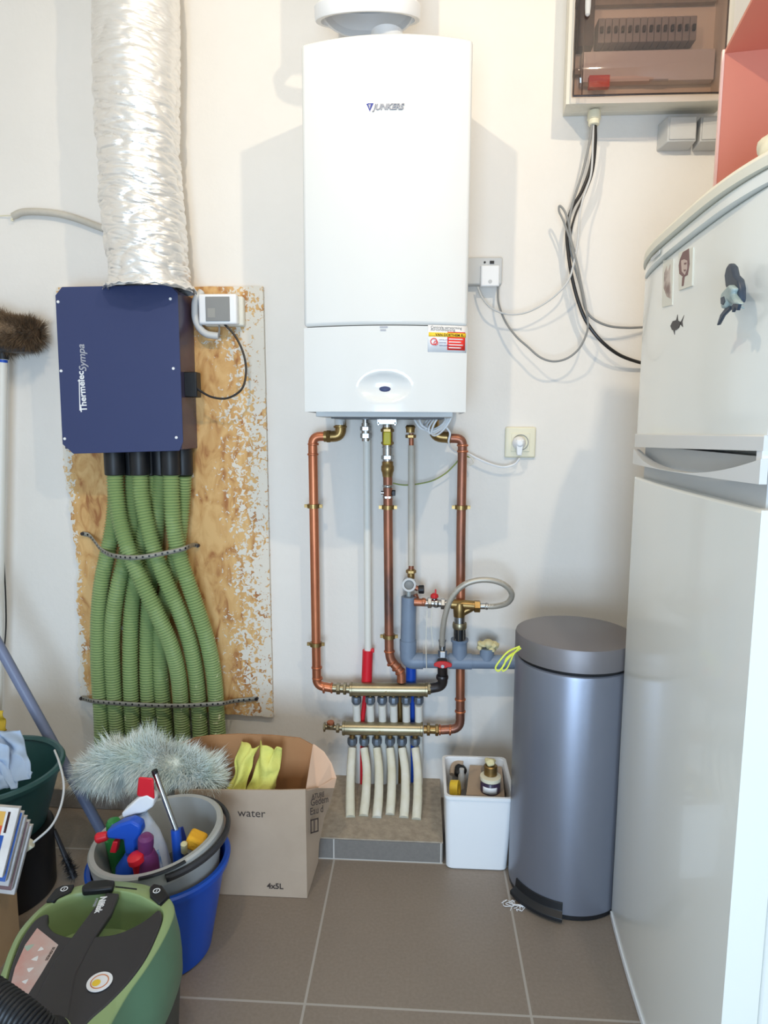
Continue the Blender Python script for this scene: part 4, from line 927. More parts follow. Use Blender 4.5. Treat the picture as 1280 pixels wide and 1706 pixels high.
# marlin-like relief magnet
c = onf(1214, 500, .03)
bm_ = thing('leaping_fish_magnet', 'large leaping sailfish magnet in dark blue and white on the fridge door', 'magnet', onf(1216, 545, .012))
def slabpx(L, off): return B().slab([onf(x, y, off) for x, y in L], -_n*.010)
obj('sail_fin', slabpx(((1208, 479), (1206, 460), (1209, 446), (1214, 438), (1219, 444), (1222, 458), (1229, 465), (1232, 480), (1232, 498), (1230, 506), (1222, 498), (1215, 484)), .036), 'fishd', bm_, bevel=.003)
obj('body', slabpx(((1207, 481), (1214, 474), (1221, 481), (1218, 489), (1224, 499), (1231, 507), (1222, 509), (1215, 505), (1211, 501), (1208, 512), (1201, 515), (1199, 499), (1201, 488)), .044), 'fishw', bm_, bevel=.003)
obj('side_patch', B().slab([onf(x, y, .0448) for x, y in ((1201, 496), (1206, 494), (1208, 502), (1205, 508), (1201, 506))], -_n*.002), 'fishd', bm_)
obj('magnet_foot', B().cyl(onf(1220, 495, .0125), onf(1220, 495, .036), .006), 'fishd', bm_)
obj('tail_fin', B().slab([onf(x, y, .040) for x, y in ((1216, 510), (1209, 512), (1200, 524), (1194, 542), (1197, 541), (1205, 526), (1216, 515))], -_n*.004), 'fishd', bm_, bevel=.001)
obj('bill', B().tube([onf(1226, 506, .03), onf(1241, 514, .02)], [.0028, .0008], 8), 'fishw', bm_)
obj('side_fin', B().slab([onf(x, y, .044) for x, y in ((1222, 506), (1231, 507), (1228, 517), (1225, 511), (1220, 520), (1219, 510))], -_n*.004), 'fishd', bm_)
cc = onf(1126, 686, .011)
tag(obj('round_sticker', B().lathe([(.0005, 0), (.019, 0), (.020, .001), (.0185, .0022), (.0005, .0022)], cc, _n, 28), 'whitep'), 'round clear-white sticker low on the upper fridge door', 'sticker')
# red crate and bag on the fridge
cr = -.05
ya = -.74; ca0 = at(1208, 89, y=ya); ca1 = at(1197, 318, y=ya)
zb1 = zt+.002; xh = ca0.x; th_ = .006
ct = thing('storage_crate', 'open salmon red crate lying on its side on the fridge', 'crate', (xh+.13, ya-.1, zb1), )
W_, D_ = .25, .34
Rz = Matrix.Rotation(math.radians(-9), 3, 'Z'); pv = V((xh, ya, 0))
def CB(x0, x1, y0, y1, z0, z1):
    q = [V((x, y, 0)) for x, y in ((x0, y0), (x1, y0), (x1, y1), (x0, y1))]
    q = [Rz@p+pv for p in q]; return B().hexa([p+V((0, 0, z0)) for p in q]+[p+V((0, 0, z1)) for p in q])
zt1 = ca0.z
obj('far_panel', CB(0, W_, 0, th_, zb1, zt1), 'salmon', ct)
obj('top_panel', CB(0, W_, -D_, th_, zt1, zt1+th_), 'salmon', ct)
obj('bottom_panel', CB(0, W_, -D_, th_, zb1, zb1+.003), 'salmon', ct)
obj('back_panel', CB(W_, W_+th_, -D_, th_, zb1, zt1+th_), 'salmon', ct)
obj('pale_rim', CB(-.004, 0, -.001, th_+.001, zb1, zt1+th_), 'salmonedge', ct)
# cream cloth bag lying on the fridge
def lump(c, rad, amp, fr, n=28, m=18, seed=0, zmin=None):
    bb = B(); bb.ball(c, rad, n, m)
    for i, p in enumerate(bb.v):
        d = (p-V(c)).normalized(); q = p+d*amp*noise.noise((p*fr)+V((seed, seed, seed)))
        if zmin is not None: q.z = max(q.z, zmin)
        bb.v[i] = q
    return bb
c = at(1292, 262, y=-1.03)
tag(obj('cloth_bag', lump((c.x+.02, c.y, zt+.026), (.040, .045, .032), .014, 32, zmin=zt+.001), 'cream'), 'crumpled cream cloth bag beside the red crate on the fridge', 'bag')
c = at(1238, 283, y=-1.0)
tag(obj('blue_wrapper', lump((c.x+.020, c.y, zt+.006), (.012, .024, .007), .004, 60, zmin=zt+.001), 'inkblue'), 'small dark blue wrapper on the fridge front edge by the crate', 'wrapper')

# ================================================================== pedal bin
bx_, by_, br_, bh_ = .389, -.378, .146, .68
pb = thing('pedal_bin', 'tall cylindrical grey metallic pedal bin between white basket and fridge', 'bin', (bx_, by_, 0))
obj('base_ring', B().lathe([(br_-.004, 0), (br_-.001, .002), (br_-.001, .012), (br_-.004, .014)], (bx_, by_, 0), n=72), 'black', pb)
obj('body', B().lathe([(br_-.004, .012), (br_, .014), (br_, bh_-.075), (br_-.002, bh_-.068), (br_-.010, bh_-.062)], (bx_, by_, 0), n=96), 'bincolor', pb)
obj('seam_ring', B().lathe([(br_-.006, bh_-.068), (br_-.004, bh_-.058)], (bx_, by_, 0), n=72), 'black', pb)
obj('lid', B().lathe([(br_-.004, bh_-.058), (br_+.001, bh_-.056), (br_+.001, bh_-.010), (br_-.001, bh_-.003), (br_-.008, bh_), (.001, bh_+.002)], (bx_, by_, 0), n=96), 'binlid', pb)
pa = []
a0 = math.atan2(-.9, -.42); R_ = lambda a, r, z: V((bx_+math.cos(a)*r, by_+math.sin(a)*r, z))
n = 10; bb = B()
A0, A1 = math.radians(204), math.radians(256)
arc = lambda r, z: [R_(A0+(A1-A0)*i/n, r, z) for i in range(n+1)]
bb.strip([arc(br_-.003, .046), arc(br_+.003, .046), arc(br_+.005, .026), arc(br_+.020, .016), arc(br_+.020, .007), arc(br_-.003, .007)], closed=False)
for i in (0, -1): bb.add([L[i] for L in (arc(br_-.003, .046), arc(br_+.003, .046), arc(br_+.005, .026), arc(br_+.020, .016), arc(br_+.020, .007), arc(br_-.003, .007))], [(0, 1, 2, 3, 4, 5)])
obj('pedal', bb, 'black', pb, bevel=.001)
rb = B()
yr = by_-.06
pts = [at(866, 1077, y=-.46), at(848, 1085, y=-.47), at(836, 1097, y=-.475), at(826, 1112, y=-.475), at(831, 1118, y=-.475), at(840, 1108, y=-.475), at(846, 1095, y=-.47), at(868, 1080, y=-.455)]
rb.tube(smooth_path(pts, 7), .0022, 6)
pts = [at(866, 1078, y=-.46), at(856, 1090, y=-.47), at(846, 1112, y=-.475), at(838, 1118, y=-.475), at(838, 1110, y=-.475), at(850, 1094, y=-.47), at(867, 1081, y=-.455)]
rb.tube(smooth_path(pts, 7), .0018, 6)
tag(obj('bag_drawstring', rb, mat('drawstring_yellow', (222, 232, 90), .5)), 'yellow drawstring loops of the bin bag hanging by the lid', 'drawstring')

# ================================================================== white basket with shoe care things
wb = thing('white_bin', 'square white plastic bin holding shoe care things between pipes and pedal bin', 'bin', (.165, -.26, 0))
def rr(x0, x1, y0, y1, r, z, n=5):
    out = []
    for cx, cy, a in ((x1-r, y1-r, 0), (x0+r, y1-r, 90), (x0+r, y0+r, 180), (x1-r, y0+r, 270)):
        for k in range(n+1):
            t = math.radians(a+90*k/n); out.append(V((cx+r*math.cos(t), cy+r*math.sin(t), z)))
    return out
bb = B(); wz = .215
def wl(z, ins): 
    t = z/wz; return rr(.079-.006*t+ins, .242+.012*t-ins, -.350-.012*t+ins, -.165+.020*t-ins, .016, z)
bb.strip([wl(0.0, .004), wl(.004, 0), wl(wz, 0), wl(wz+.001, .003), wl(wz, .005), wl(.01, .006)]); bb.add(wl(0, .004), [tuple(range(24))]); bb.add(wl(.01, .006), [tuple(range(24))])
obj('shell', bb, 'whitep', wb)
L_ = [wl(wz, -.003), wl(wz+.003, -.003), wl(wz+.003, .004), wl(wz-.006, .004), wl(wz-.006, -.003), wl(wz, -.003)]
obj('rim', B().strip(L_), 'whitep', wb)
def wbt(px, py, z): return at(px, py, z=z)
q4 = [wbt(777, 1324, .198), wbt(841, 1326, .198), wbt(836, 1276, .198), wbt(782, 1268, .198)]
for p in q4: p.y = min(max(p.y, -.348), -.160)
cbx = B().hexa([V((p.x, min(max(p.y, -.338), -.168), .02)) for p in q4]+q4)
tag(obj('cardboard_box', cbx, 'card'), 'small brown cardboard box inside the white plastic bin', 'box')
jc0 = wbt(817, 1317, .199)
jar = tag(obj('shoe_polish_jar', B().lathe([(.001, 0), (.026, 0), (.0275, .004), (.0275, .022), (.024, .028), (.024, .032)], wbt(817, 1317, .199), n=28), mat('dark_label_glass', (64, 50, 74), .3)), 'squat shoe polish jar with dark label on the cardboard in the white bin', 'jar')
jc = wbt(817, 1317, .199)
lb2 = B().grid(lambda u, v: jc0+V((math.sin((u-.6)*1.5)*.0279, -math.cos((u-.6)*1.5)*.0279, .004+.018*v)), 8, 2)
obj('jar_label', lb2, 'inkwhite', jar, solid=.0003)
tag(obj('clear_lid_jar', B().lathe([(.028, 0), (.0285, .003), (.0285, .010), (.020, .012), (.001, .012)], jc+V((0, 0, .033)), n=28), 'cream'), 'cream cap of the jar in the white bin', 'lid')
tag(obj('gold_tin', B().lathe([(.001, 0), (.018, 0), (.018, .024), (.016, .026), (.001, .026)], jc+V((.0, .004, .046)), n=28), 'brass'), 'gold rimmed tin stacked on the jar in the white bin', 'tin')
tag(obj('paper_scrap', lump(jc+V((-.002, .006, .080)), (.016, .014, .008), .008, 70), 'foam'), 'crumpled paper scrap on the gold tin in the white bin', 'paper')
tag(obj('tumbler', B().lathe([(.021, .0), (.024, .045), (.0225, .045), (.0195, .002)], jc+V((.002, .050, -.01)), n=28, caps=False), 'clear'), 'clear plastic tumbler behind the gold tin in the white bin', 'tumbler')
bc = wbt(764, 1281, .182)
bb = lump(bc, (.024, .034, .018), .004, 90)
tag(obj('shoe_brush', bb, 'black'), 'black bristle shoe brush in the back left of the white bin', 'brush')
tag(obj('brush_handle', B().tube(smooth_path([wbt(753, 1290, .185), wbt(755, 1277, .196), wbt(762, 1271, .200), wbt(772, 1272, .200)], 6), .007, 10), 'card'), 'curved light wooden brush handle in the white bin', 'handle')
bc = wbt(769, 1312, .142)
tag(obj('small_bottle', B().lathe([(.001, 0), (.010, 0), (.010, .040), (.007, .045), (.007, .058), (.001, .058)], bc, n=18), 'greyp'), 'small grey-violet capped bottle beside the shoe brush in the white bin', 'bottle')
tc = wbt(755, 1316, .186)
tag(obj('tape_roll', B().lathe([(.013, 0), (.024, 0), (.024, .022), (.013, .022), (.013, 0)], tc+V((-.004, .008, -.002)), (1, -.25, .15), 28, caps=False), 'tape'), 'yellow tape roll at the front left of the white bin', 'tape')

# ================================================================== cardboard box by the wall
yb = -.487
f0 = at(512, 1497, z=0); yb = f0.y
ftl = at(278, 1313, y=yb); ftr = at(509, 1318, y=yb)
xl_ = ftl.x+.02; xr_ = f0.x; ht = ftr.z
kb = thing('cardboard_box', 'big open cardboard box with torn flaps standing against the step', 'box', ((xl_+xr_)/2, yb+.15, 0))
T_ = .004
obj('front_panel', B().slab([V((xl_, yb, .001)), V((xr_, yb, .001)), V((ftr.x, yb, ht+.004)), V((ftr.x-.06, yb, ht)), V((xl_, yb, ftl.z-.004))], (0, T_, 0)), 'card', kb)
bkY = -.345
btm = B().box((xl_, yb+T_, .001), (xr_-.002, bkY, .005)); obj('bottom_panel', btm, 'card', kb)
def pyd(L): return [at(a, b_, y=c) for a, b_, c in L]
rf = [V((xr_, yb+.001, .001)), V((xr_+.006, bkY, .001)), at(531, 1420, y=-.375), at(534, 1372, y=-.40), at(541, 1362, y=-.405), at(551, 1338, y=-.39), at(557, 1313, y=-.38), at(530, 1312, y=-.43), V((ftr.x, yb+.001, ht+.004))]
obj('right_panel', B().slab(rf, (-T_, 0, 0)), 'card', kb)
bp = pyd([(300, 1238, bkY), (325, 1229, bkY), (354, 1225, bkY), (400, 1223, bkY), (454, 1225, bkY), (500, 1230, bkY), (522, 1242, bkY), (530, 1258, bkY), (530, 1316, bkY)])
bp = [V((xl_, bkY, .005))]+[V((xl_, bkY, bp[0].z-.02))]+bp+[V((xr_, bkY, .005))]
obj('back_panel', B().slab(bp[::-1], (0, T_, 0)), 'cardin', kb)
rfl = pyd([(512, 1317, yb+.004), (530, 1313, -.43), (557, 1313, -.38), (561, 1296, -.375), (553, 1272, -.365), (540, 1252, -.355), (524, 1240, bkY), (531, 1300, bkY)])
obj('right_flap', B().slab(rfl, (-T_, 0, 0)), mat('cardboard_pale_inside', (214, 178, 150), .85), kb)
obj('left_panel', B().box((xl_, yb+T_, .005), (xl_+T_, bkY, ftl.z-.01)), 'card', kb)
a = at(396, 1360, y=yb-.0006); text('printing', 'water', .030, (a.x, yb-.0006, a.z), X_, Z_, 'ink', kb, ext=.0001)
a = at(445, 1480, y=yb-.0006); text('printing', '4x5L', .021, (a.x, yb-.0006, a.z), X_, Z_, 'ink', kb, ext=.0001, bold=.0006)
dR = (rf[1]-rf[0]).normalized(); dR2 = (at(553, 1330, y=-.392)-at(511, 1340, y=yb)).normalized(); nR = dR2.cross(Z_)
def rtext(s, px, py, sz):
    a = at(px, py, y=yb+.004); text('printing', s, sz, a+nR*.0012, dR2, Z_, 'ink', kb, ext=.0001, bold=.0003)
rtext('ATURE', 519, 1331, .018); rtext('Gedem', 517, 1343, .027); rtext('Eau d', 516, 1358, .027)
o_ = at(517, 1389, y=yb+.006)+nR*.001
bb = B()
for a, c in (((0, 0), (.035, .004)), ((0, .034), (.035, .038)), ((0, 0), (.004, .038)), ((.031, 0), (.035, .038)), ((.014, .004), (.018, .034))):
    q = [o_+dR2*a[0]+Z_*a[1], o_+dR2*c[0]+Z_*a[1], o_+dR2*c[0]+Z_*c[1], o_+dR2*a[0]+Z_*c[1]]; bb.slab(q, nR*.0004)
obj('printed_mark', bb, 'ink', kb)

# yellow cloth hung over the front edge of the box
def cloth(name, lab, cat, corners, nu, nv, amp, fr, mt, seed=0, fold=None, th=.002):
    A_, B_, C_, D_ = [V(c) for c in corners]
    def fn(u, v):
        p = A_.lerp(B_, u).lerp(D_.lerp(C_, u), v)
        q = V((u*fr+seed, v*fr*1.1, seed)); p = p+V((noise.noise(q)*amp*.5, noise.noise(q+V((9, 3, 1)))*amp, noise.noise(q+V((2, 8, 4)))*amp*.6))
        if fold: p = p+fold(u, v)
        return p
    o = obj(name, B().grid(fn, nu, nv), mt, solid=th, smooth=80); tag(o, lab, cat); return o
cloth('dust_cloth', 'yellow dust cloth left half, draped in the cardboard box', 'cloth', (at(374, 1334, y=yb+.05), at(401, 1336, y=yb+.05), at(432, 1240, y=yb+.11), at(402, 1238, y=yb+.12)), 14, 20, .022, 3, 'clothy', 1, fold=lambda u, v: V((0, -.02*math.sin(PI*u), 0)))
cloth('dust_cloth', 'yellow dust cloth right half, standing up in the cardboard box', 'cloth', (at(401, 1336, y=yb+.055), at(450, 1334, y=yb+.055), at(465, 1244, y=yb+.09), at(430, 1237, y=yb+.11)), 18, 20, .022, 3, 'clothy', 4, fold=lambda u, v: V((0.012*math.sin(v*2.4), -.030*math.sin(PI*u)*(1-v*.4), 0)))

# fluffy things made of many fine strands
def fluffy(path, rad, n, length, wdt, mt, name, parent=None, droop=.3, seed=1, flat=1.0, core=.75):
    random.seed(seed); bb = B(); path = smooth_path(path, 8); m = len(path)
    rf_ = lambda t: rad*(math.sin(PI*min(max(t*.94+.03, 0), 1))**.35)
    bb.tube(path, [rf_(i/(m-1))*core for i in range(m)], 14)
    vs, fs = [], []
    for i in range(n):
        t = random.random(); k = min(int(t*(m-1)), m-2); p = path[k].lerp(path[k+1], t*(m-1)-k); tn = (path[k+1]-path[k]).normalized()
        a = random.random()*2*PI; s = V((0, 1, 0)) if abs(tn.y) < .8 else X_
        u = tn.cross(s).normalized(); w_ = tn.cross(u); d = u*math.cos(a)+w_*math.sin(a)
        d = (d+tn*random.uniform(-.5, .5)*(1 if .1 < t < .9 else 1.8)).normalized()
        l = length*random.uniform(.5, 1.2)*(1+1.1*noise.noise(p*22+d*1.6)); r0 = rf_(t)*core*.9
        p0 = p+d*r0; rnd = V((random.uniform(-1, 1), random.uniform(-1, 1), random.uniform(-1, 1)))
        d2 = (d+rnd*.35+V((0, 0, -droop))).normalized(); p1 = p0+d*l*.5; p2 = p1+d2*l*.5
        sd = d.cross(rnd).normalized()*wdt; o = len(vs)
        vs += [p0-sd, p0+sd, p1+sd*.8, p1-sd*.8, p2]; fs += [(o, o+1, o+2, o+3), (o+3, o+2, o+4)]
    bb.add(vs, fs)
    return obj(name, bb, mt, parent, smooth=80, recalc=False)
dy = -.44
dp = [at(x, y, y=d) for x, y, d in ((148, 1292, -.38), (185, 1275, -.40), (230, 1265, -.42), (280, 1275, -.43), (325, 1293, -.43), (358, 1308, -.42))]
dt = thing('feather_duster', 'pale green fluffy duster lying over the box and bucket', 'duster', V((dp[2].x, dy, dp[2].z-.06)))
fluffy(dp, .050, 26000, .042, .0007, 'duster', 'fluff', dt, .25, 3, core=.8)
obj('handle', B().tube([dp[0], dp[0]+(dp[0]-dp[1]).normalized()*.05+V((0, 0, -.02)), at(128, 1312, y=-.33)], .006, 10), 'darkmetal', dt)

# ================================================================== buckets
BK = V((-.572, -.662, 0))
rimc = at(266, 1426, y=BK.y); rimz = rimc.z; BK.x = rimc.x
bu_ = thing('blue_bucket', 'bright blue plastic bucket on the floor with a grey bucket set in it', 'bucket', BK)
Rb = .152
obj('body', B().lathe([(.100, 0), (.108, .004), (Rb-.006, rimz-.012), (Rb-.009, rimz-.012), (.104, .008), (.001, .007)], BK, n=72, caps=False).lathe([(.001, .001), (.1, .001)], BK, n=72, caps=False), 'blue', bu_)
obj('rim', B().lathe([(Rb-.008, rimz-.016), (Rb+.002, rimz-.016), (Rb+.004, rimz-.004), (Rb, rimz), (Rb-.008, rimz), (Rb-.010, rimz-.008)], BK, n=72, caps=False), 'blue', bu_)
# grey bucket, tilted in it
gc = at(262, 1389, y=BK.y-.002)
tiltM = Matrix.Rotation(math.radians(-8), 3, 'Y') @ Matrix.Rotation(math.radians(3), 3, 'X')
gax = tiltM @ Z_
Rg = .146; gh = .165
gb = thing('grey_bucket', 'tilted grey plastic bucket full of cleaning things inside the blue bucket', 'bucket', gc-gax*gh)
obj('body', B().lathe([(.100, -gh), (.106, -gh+.003), (Rg-.010, -.03), (Rg-.002, -.030), (Rg, 0), (Rg-.004, .004), (Rg-.014, .003), (Rg-.018, -.03), (.100, -gh+.006), (.001, -gh+.006)], gc, gax, 80, caps=False), 'bucketgrey', gb)
gu = (X_-gax*X_.dot(gax)).normalized(); gv = gax.cross(gu)
def onring(a, r, h): return gc+gax*h+(gu*math.cos(a)+gv*math.sin(a))*r
bb = B(); A0, A1, n = math.radians(-62), math.radians(100), 40
prof = [(Rg+.001, -.005), (Rg+.008, -.005), (Rg+.010, -.010), (Rg+.008, -.018), (Rg+.001, -.018)]
bb.strip([[onring(A0+(A1-A0)*i/n, r+.004*math.sin(PI*i/n), h-.004*math.sin(PI*i/n)) for i in range(n+1)] for r, h in prof+prof[:1]], closed=False)
obj('carry_handle', bb, 'darkp', gb, solid=.001)
bb = B(); A0, A1 = math.radians(-82), math.radians(-45)
bb.strip([[onring(A0+(A1-A0)*i/10, r, h) for i in range(11)] for r, h in ((Rg-.008, .0035), (Rg+.002, .0040), (Rg+.004, .0), (Rg-.008, .001), (Rg-.008, .0035))], closed=False)
obj('rim_slot', bb, 'black', gb)
# things in the grey bucket
gfl = gc-gax*(gh-.008)
def inb(px, py, dy_=0): return at(px, py, y=BK.y+dy_)
# clear spray bottle, red trigger head
sb = thing('spray_bottle', 'clear spray bottle with blue label and red trigger in the grey bucket', 'spray bottle', inb(258, 1450, -.01))
neck = inb(234, 1353, .0); base = V((neck.x+.045, BK.y-.012, gfl.z+.02))
ax = (neck-base).normalized(); hb_ = (neck-base).length
obj('bottle', B().lathe([(.001, 0), (.034, .002), (.036, .01), (.036, hb_*.5), (.030, hb_*.72), (.016, hb_*.95), (.014, hb_)], base, ax, 28), mat('frosted_bottle', (222, 228, 236), .3, c2=(190, 208, 234), ns=26), sb)
ls = V((ax.z, 0, -ax.x)); nf = V((0, -1, 0))
lb_ = B().grid(lambda u, v: base+ax*(hb_*(.18+.40*v))+(ls*math.sin((u-.5)*2)+nf*math.cos((u-.5)*2))*.0372, 12, 4)
obj('label', lb_, mat('blue_label', (110, 152, 208), .4, c2=(214, 226, 240), ns=40, amt=.15), sb, solid=.0003)
obj('collar', B().cyl(neck-ax*.004, neck+ax*.016, .0155), 'clear', sb)
tt_ = neck+ax*.016
hd = [inb(x, y, -.015) for x, y in ((206, 1363), (203, 1354), (232, 1328), (246, 1322), (258, 1330), (256, 1343), (243, 1352), (228, 1356))]
obj('trigger_head', B().slab([p+V((0, -.004, 0)) for p in hd], (0, .030, 0)), mat('white_clear', (236, 236, 238), .25), sb, bevel=.004)
obj('red_lock', B().hexa([p for p in [inb(228, 1326, -.018), inb(258, 1332, -.018), inb(258, 1332, .012), inb(228, 1326, .012), inb(231, 1294, -.018), inb(256, 1296, -.018), inb(256, 1296, .012), inb(231, 1294, .012)]]), 'red', sb, bevel=.004)
# blue spray head with red nozzle
s2_ = thing('spray_bottle', 'blue spray bottle with red nozzle at the left of the grey bucket', 'spray bottle', inb(215, 1440, -.05))
hd = [inb(x, y, -.055) for x, y in ((176, 1386), (178, 1398), (205, 1400), (208, 1425), (228, 1424), (226, 1402), (235, 1390), (233, 1376), (218, 1368), (200, 1373))]
obj('trigger_head', B().slab(hd, (0, .028, 0)), 'bluep', s2_, bevel=.005)
a, b3 = inb(180, 1392, -.042), inb(160, 1397, -.045); obj('nozzle', B().lathe([(.008, 0), (.010, .004), (.0115, .022), (.009, .026)], a, b3-a, 16), 'red', s2_)
hd = [inb(x, y, -.052) for x, y in ((188, 1402), (196, 1403), (193, 1422), (182, 1421))]; obj('trigger', B().slab(hd, (0, .016, 0)), 'red', s2_, bevel=.002)
nk = inb(217, 1422, -.042); bb = B().lathe([(.012, 0), (.014, .005), (.030, .03), (.032, max(.04, nk.z-gfl.z-.03)), (.001, max(.042, nk.z-gfl.z-.028))], nk, (-.05, 0, -1), 24); obj('bottle', bb, 'bluep', s2_)
c = inb(190, 1380, .0)
g1 = thing('green_bottle', 'green capped bottle behind the blue spray head in the bucket', 'bottle', V((c.x, c.y, gfl.z+.02)))
obj('cap', B().lathe([(.016, -.02), (.0165, .012), (.013, .020), (.001, .022)], c, Z_, 20), 'greenp', g1)
obj('bottle', B().cyl(c+V((0, 0, -.02)), V((c.x+.02, c.y, gfl.z+.03)), .022), 'greenp', g1)
c = inb(243, 1405, -.07)
g2 = thing('purple_bottle', 'small dark purple bottle in the middle of the grey bucket', 'bottle', V((c.x, c.y, gfl.z+.02)))
obj('cap', B().lathe([(.015, -.02), (.0165, .0), (.016, .014), (.010, .021), (.001, .022)], c, (.1, -.1, 1), 20), 'purple', g2)
obj('bottle', B().lathe([(.017, 0), (.024, .02), (.026, c.z-gfl.z-.06), (.001, c.z-gfl.z-.055)], c+V((0, 0, -.018)), (0, .1, -1), 20), 'purple', g2)
c = inb(228, 1428, -.085)
tag(obj('red_cap', B().lathe([(.001, 0), (.018, 0), (.017, .012), (.012, .016), (.001, .017)], c+V((0, 0, -.008)), (-.2, -.2, 1), 18).cyl(c+V((0, 0, -.006)), V((c.x, c.y+.04, gfl.z+.01)), .012), 'red'), 'red bottle cap low at the front of the grey bucket', 'bottle cap')
# squeegee: chrome handle, blue holder
sq = thing('window_squeegee', 'chrome-handled squeegee with blue grip standing in the grey bucket', 'squeegee', inb(296, 1440, -.01))
obj('handle', B().tube([inb(259, 1288, .01), inb(294, 1385, -.01)], .0062, 14), 'chrome', sq)
obj('tip', B().cyl(inb(257, 1283, .01), inb(260, 1292, .01), .0066), 'black', sq)
obj('grip', B().tube([inb(293, 1382, -.01), inb(297, 1425, -.02), V((inb(299, 1440, -.02).x, BK.y-.02, gfl.z+.03))], [.011, .012, .012], 14), 'bluep', sq)
obj('blade_holder', B().hexa([inb(300, 1426, .0), inb(312, 1400, .03), inb(312, 1400, .04), inb(300, 1426, .01), inb(291, 1384, .0), inb(305, 1376, .03), inb(305, 1376, .04), inb(291, 1384, .01)]), 'inkblue', sq, bevel=.002)
c = inb(326, 1402, -.01)
spo = B().box((c.x-.020, c.y-.015, c.z-.016), (c.x+.020, c.y+.025, c.z+.014)); R2 = Matrix.Rotation(math.radians(22), 3, 'Y')
spo.v = [R2@(p-c)+c for p in spo.v]
tag(obj('sponge', spo, 'sponge', bevel=.007, seg=3), 'orange-yellow sponge at the right inside the grey bucket', 'sponge')
c = inb(307, 1412, -.03); tag(obj('cream_plug', B().lathe([(.001, -.014), (.007, -.013), (.0075, .012), (.004, .015)], c, (.1, -.3, 1), 14), 'foam'), 'small cream stopper beside the sponge in the grey bucket', 'stopper')
# filler rags under the things at the bottom of the grey bucket
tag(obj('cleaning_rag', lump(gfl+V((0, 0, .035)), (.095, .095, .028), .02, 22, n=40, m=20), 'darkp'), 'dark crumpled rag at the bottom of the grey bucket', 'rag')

# ================================================================== teal tub on a black bin
ty = -.50; rc = at(-20, 1277, y=ty); rT = (at(91, 1277, y=ty)-rc).length
tb = thing('black_bin', 'tall matt black cylindrical bin under the teal tub', 'bin', (rc.x+.02, ty-.01, 0))
tz0 = rc.z-.165
obj('body', B().lathe([(.122, 0), (.126, .004), (.128, tz0-.004), (.124, tz0), (.001, tz0)], (rc.x+.02, ty-.01, 0), n=56), 'black', tb)
tt2 = thing('teal_tub', 'dark teal plastic bucket on the black bin with a pale blue cloth', 'bucket', (rc.x, ty, tz0))
obj('body', B().lathe([(.118, .001), (.124, .003), (rT-.006, .155), (rT-.010, .155), (.120, .007), (.001, .006)], (rc.x, ty, tz0), n=72, caps=False).lathe([(.001, .001), (.118, .001)], (rc.x, ty, tz0), n=72, caps=False), 'teal', tt2)
obj('rim', B().lathe([(rT-.012, .147), (rT+.0, .147), (rT+.003, .158), (rT-.001, .165), (rT-.008, .165), (rT-.014, .158)], (rc.x, ty, tz0), n=72, caps=False), 'teal', tt2)
hw = [at(x, y, y=d) for x, y, d in ((91, 1250, -.50), (98, 1268, -.54), (105, 1295, -.58), (106, 1320, -.61), (99, 1350, -.64), (84, 1378, -.67), (55, 1404, -.70))]
obj('bail_wire', B().tube(smooth_path(hw, 8), .0026, 8), 'greyp', tt2)
obj('bail_grip', B().tube([at(53, 1404, y=-.70), at(22, 1425, y=-.71)], .0115, 8), 'cream', tt2, bevel=.002)
cloth('blue_cloth', 'pale blue crumpled cloth hanging inside the teal tub', 'cloth', (at(18, 1315, y=ty-.10), at(56, 1288, y=ty-.06), at(34, 1218, y=ty+.05), at(-40, 1216, y=ty+.06)), 26, 26, .022, 3.4, 'clothb', 6)
cloth('blue_cloth', 'pale blue cloth fold deeper at the left inside the teal tub', 'cloth', (at(-60, 1325, y=ty-.08), at(20, 1312, y=ty-.09), at(12, 1236, y=ty-.0), at(-60, 1236, y=ty+.02)), 20, 20, .022, 3.4, 'clothb', 11)
cloth('yellow_rag', 'sliver of a yellow rag behind the teal tub at the picture edge', 'cloth', (at(-40, 1222, y=-.22), at(12, 1216, y=-.22), at(4, 1184, y=-.22), at(-40, 1180, y=-.22)), 10, 10, .01, 3, 'tape', 3)

# grey-blue mop handle leaning left
ya2 = -.30
pa_, pb_ = at(0, 1079, y=ya2), at(165, 1377, y=ya2); dd = (pb_-pa_).normalized()
foot = pa_+dd*((.012-pa_.z)/dd.z); top = pa_-dd*((XL+.012-pa_.x)/(-dd.x)) if False else pa_-dd*.42
mp_ = thing('mop_handle', 'grey-blue mop pole leaning left behind the buckets', 'pole', foot)
obj('pole', B().tube([foot, top], .0142, 20), 'handle', mp_)
obj('end_cap', B().ball(top, .0146, 12, 8), 'handle', mp_)
# low dark brush on the floor between bin and bucket
fb = thing('hand_brush', 'small dark hand brush leaning between black bin and blue bucket', 'brush', at(120, 1470, z=.0))
a, b3 = at(90, 1382, y=-.46), at(124, 1462, z=.012)
obj('handle', B().tube([a, b3], [.005, .008], 10), 'darkp', fb)
fluffy([a.lerp(b3, .55), b3], .010, 500, .012, .0006, 'black', 'bristles', fb, 0, 5)

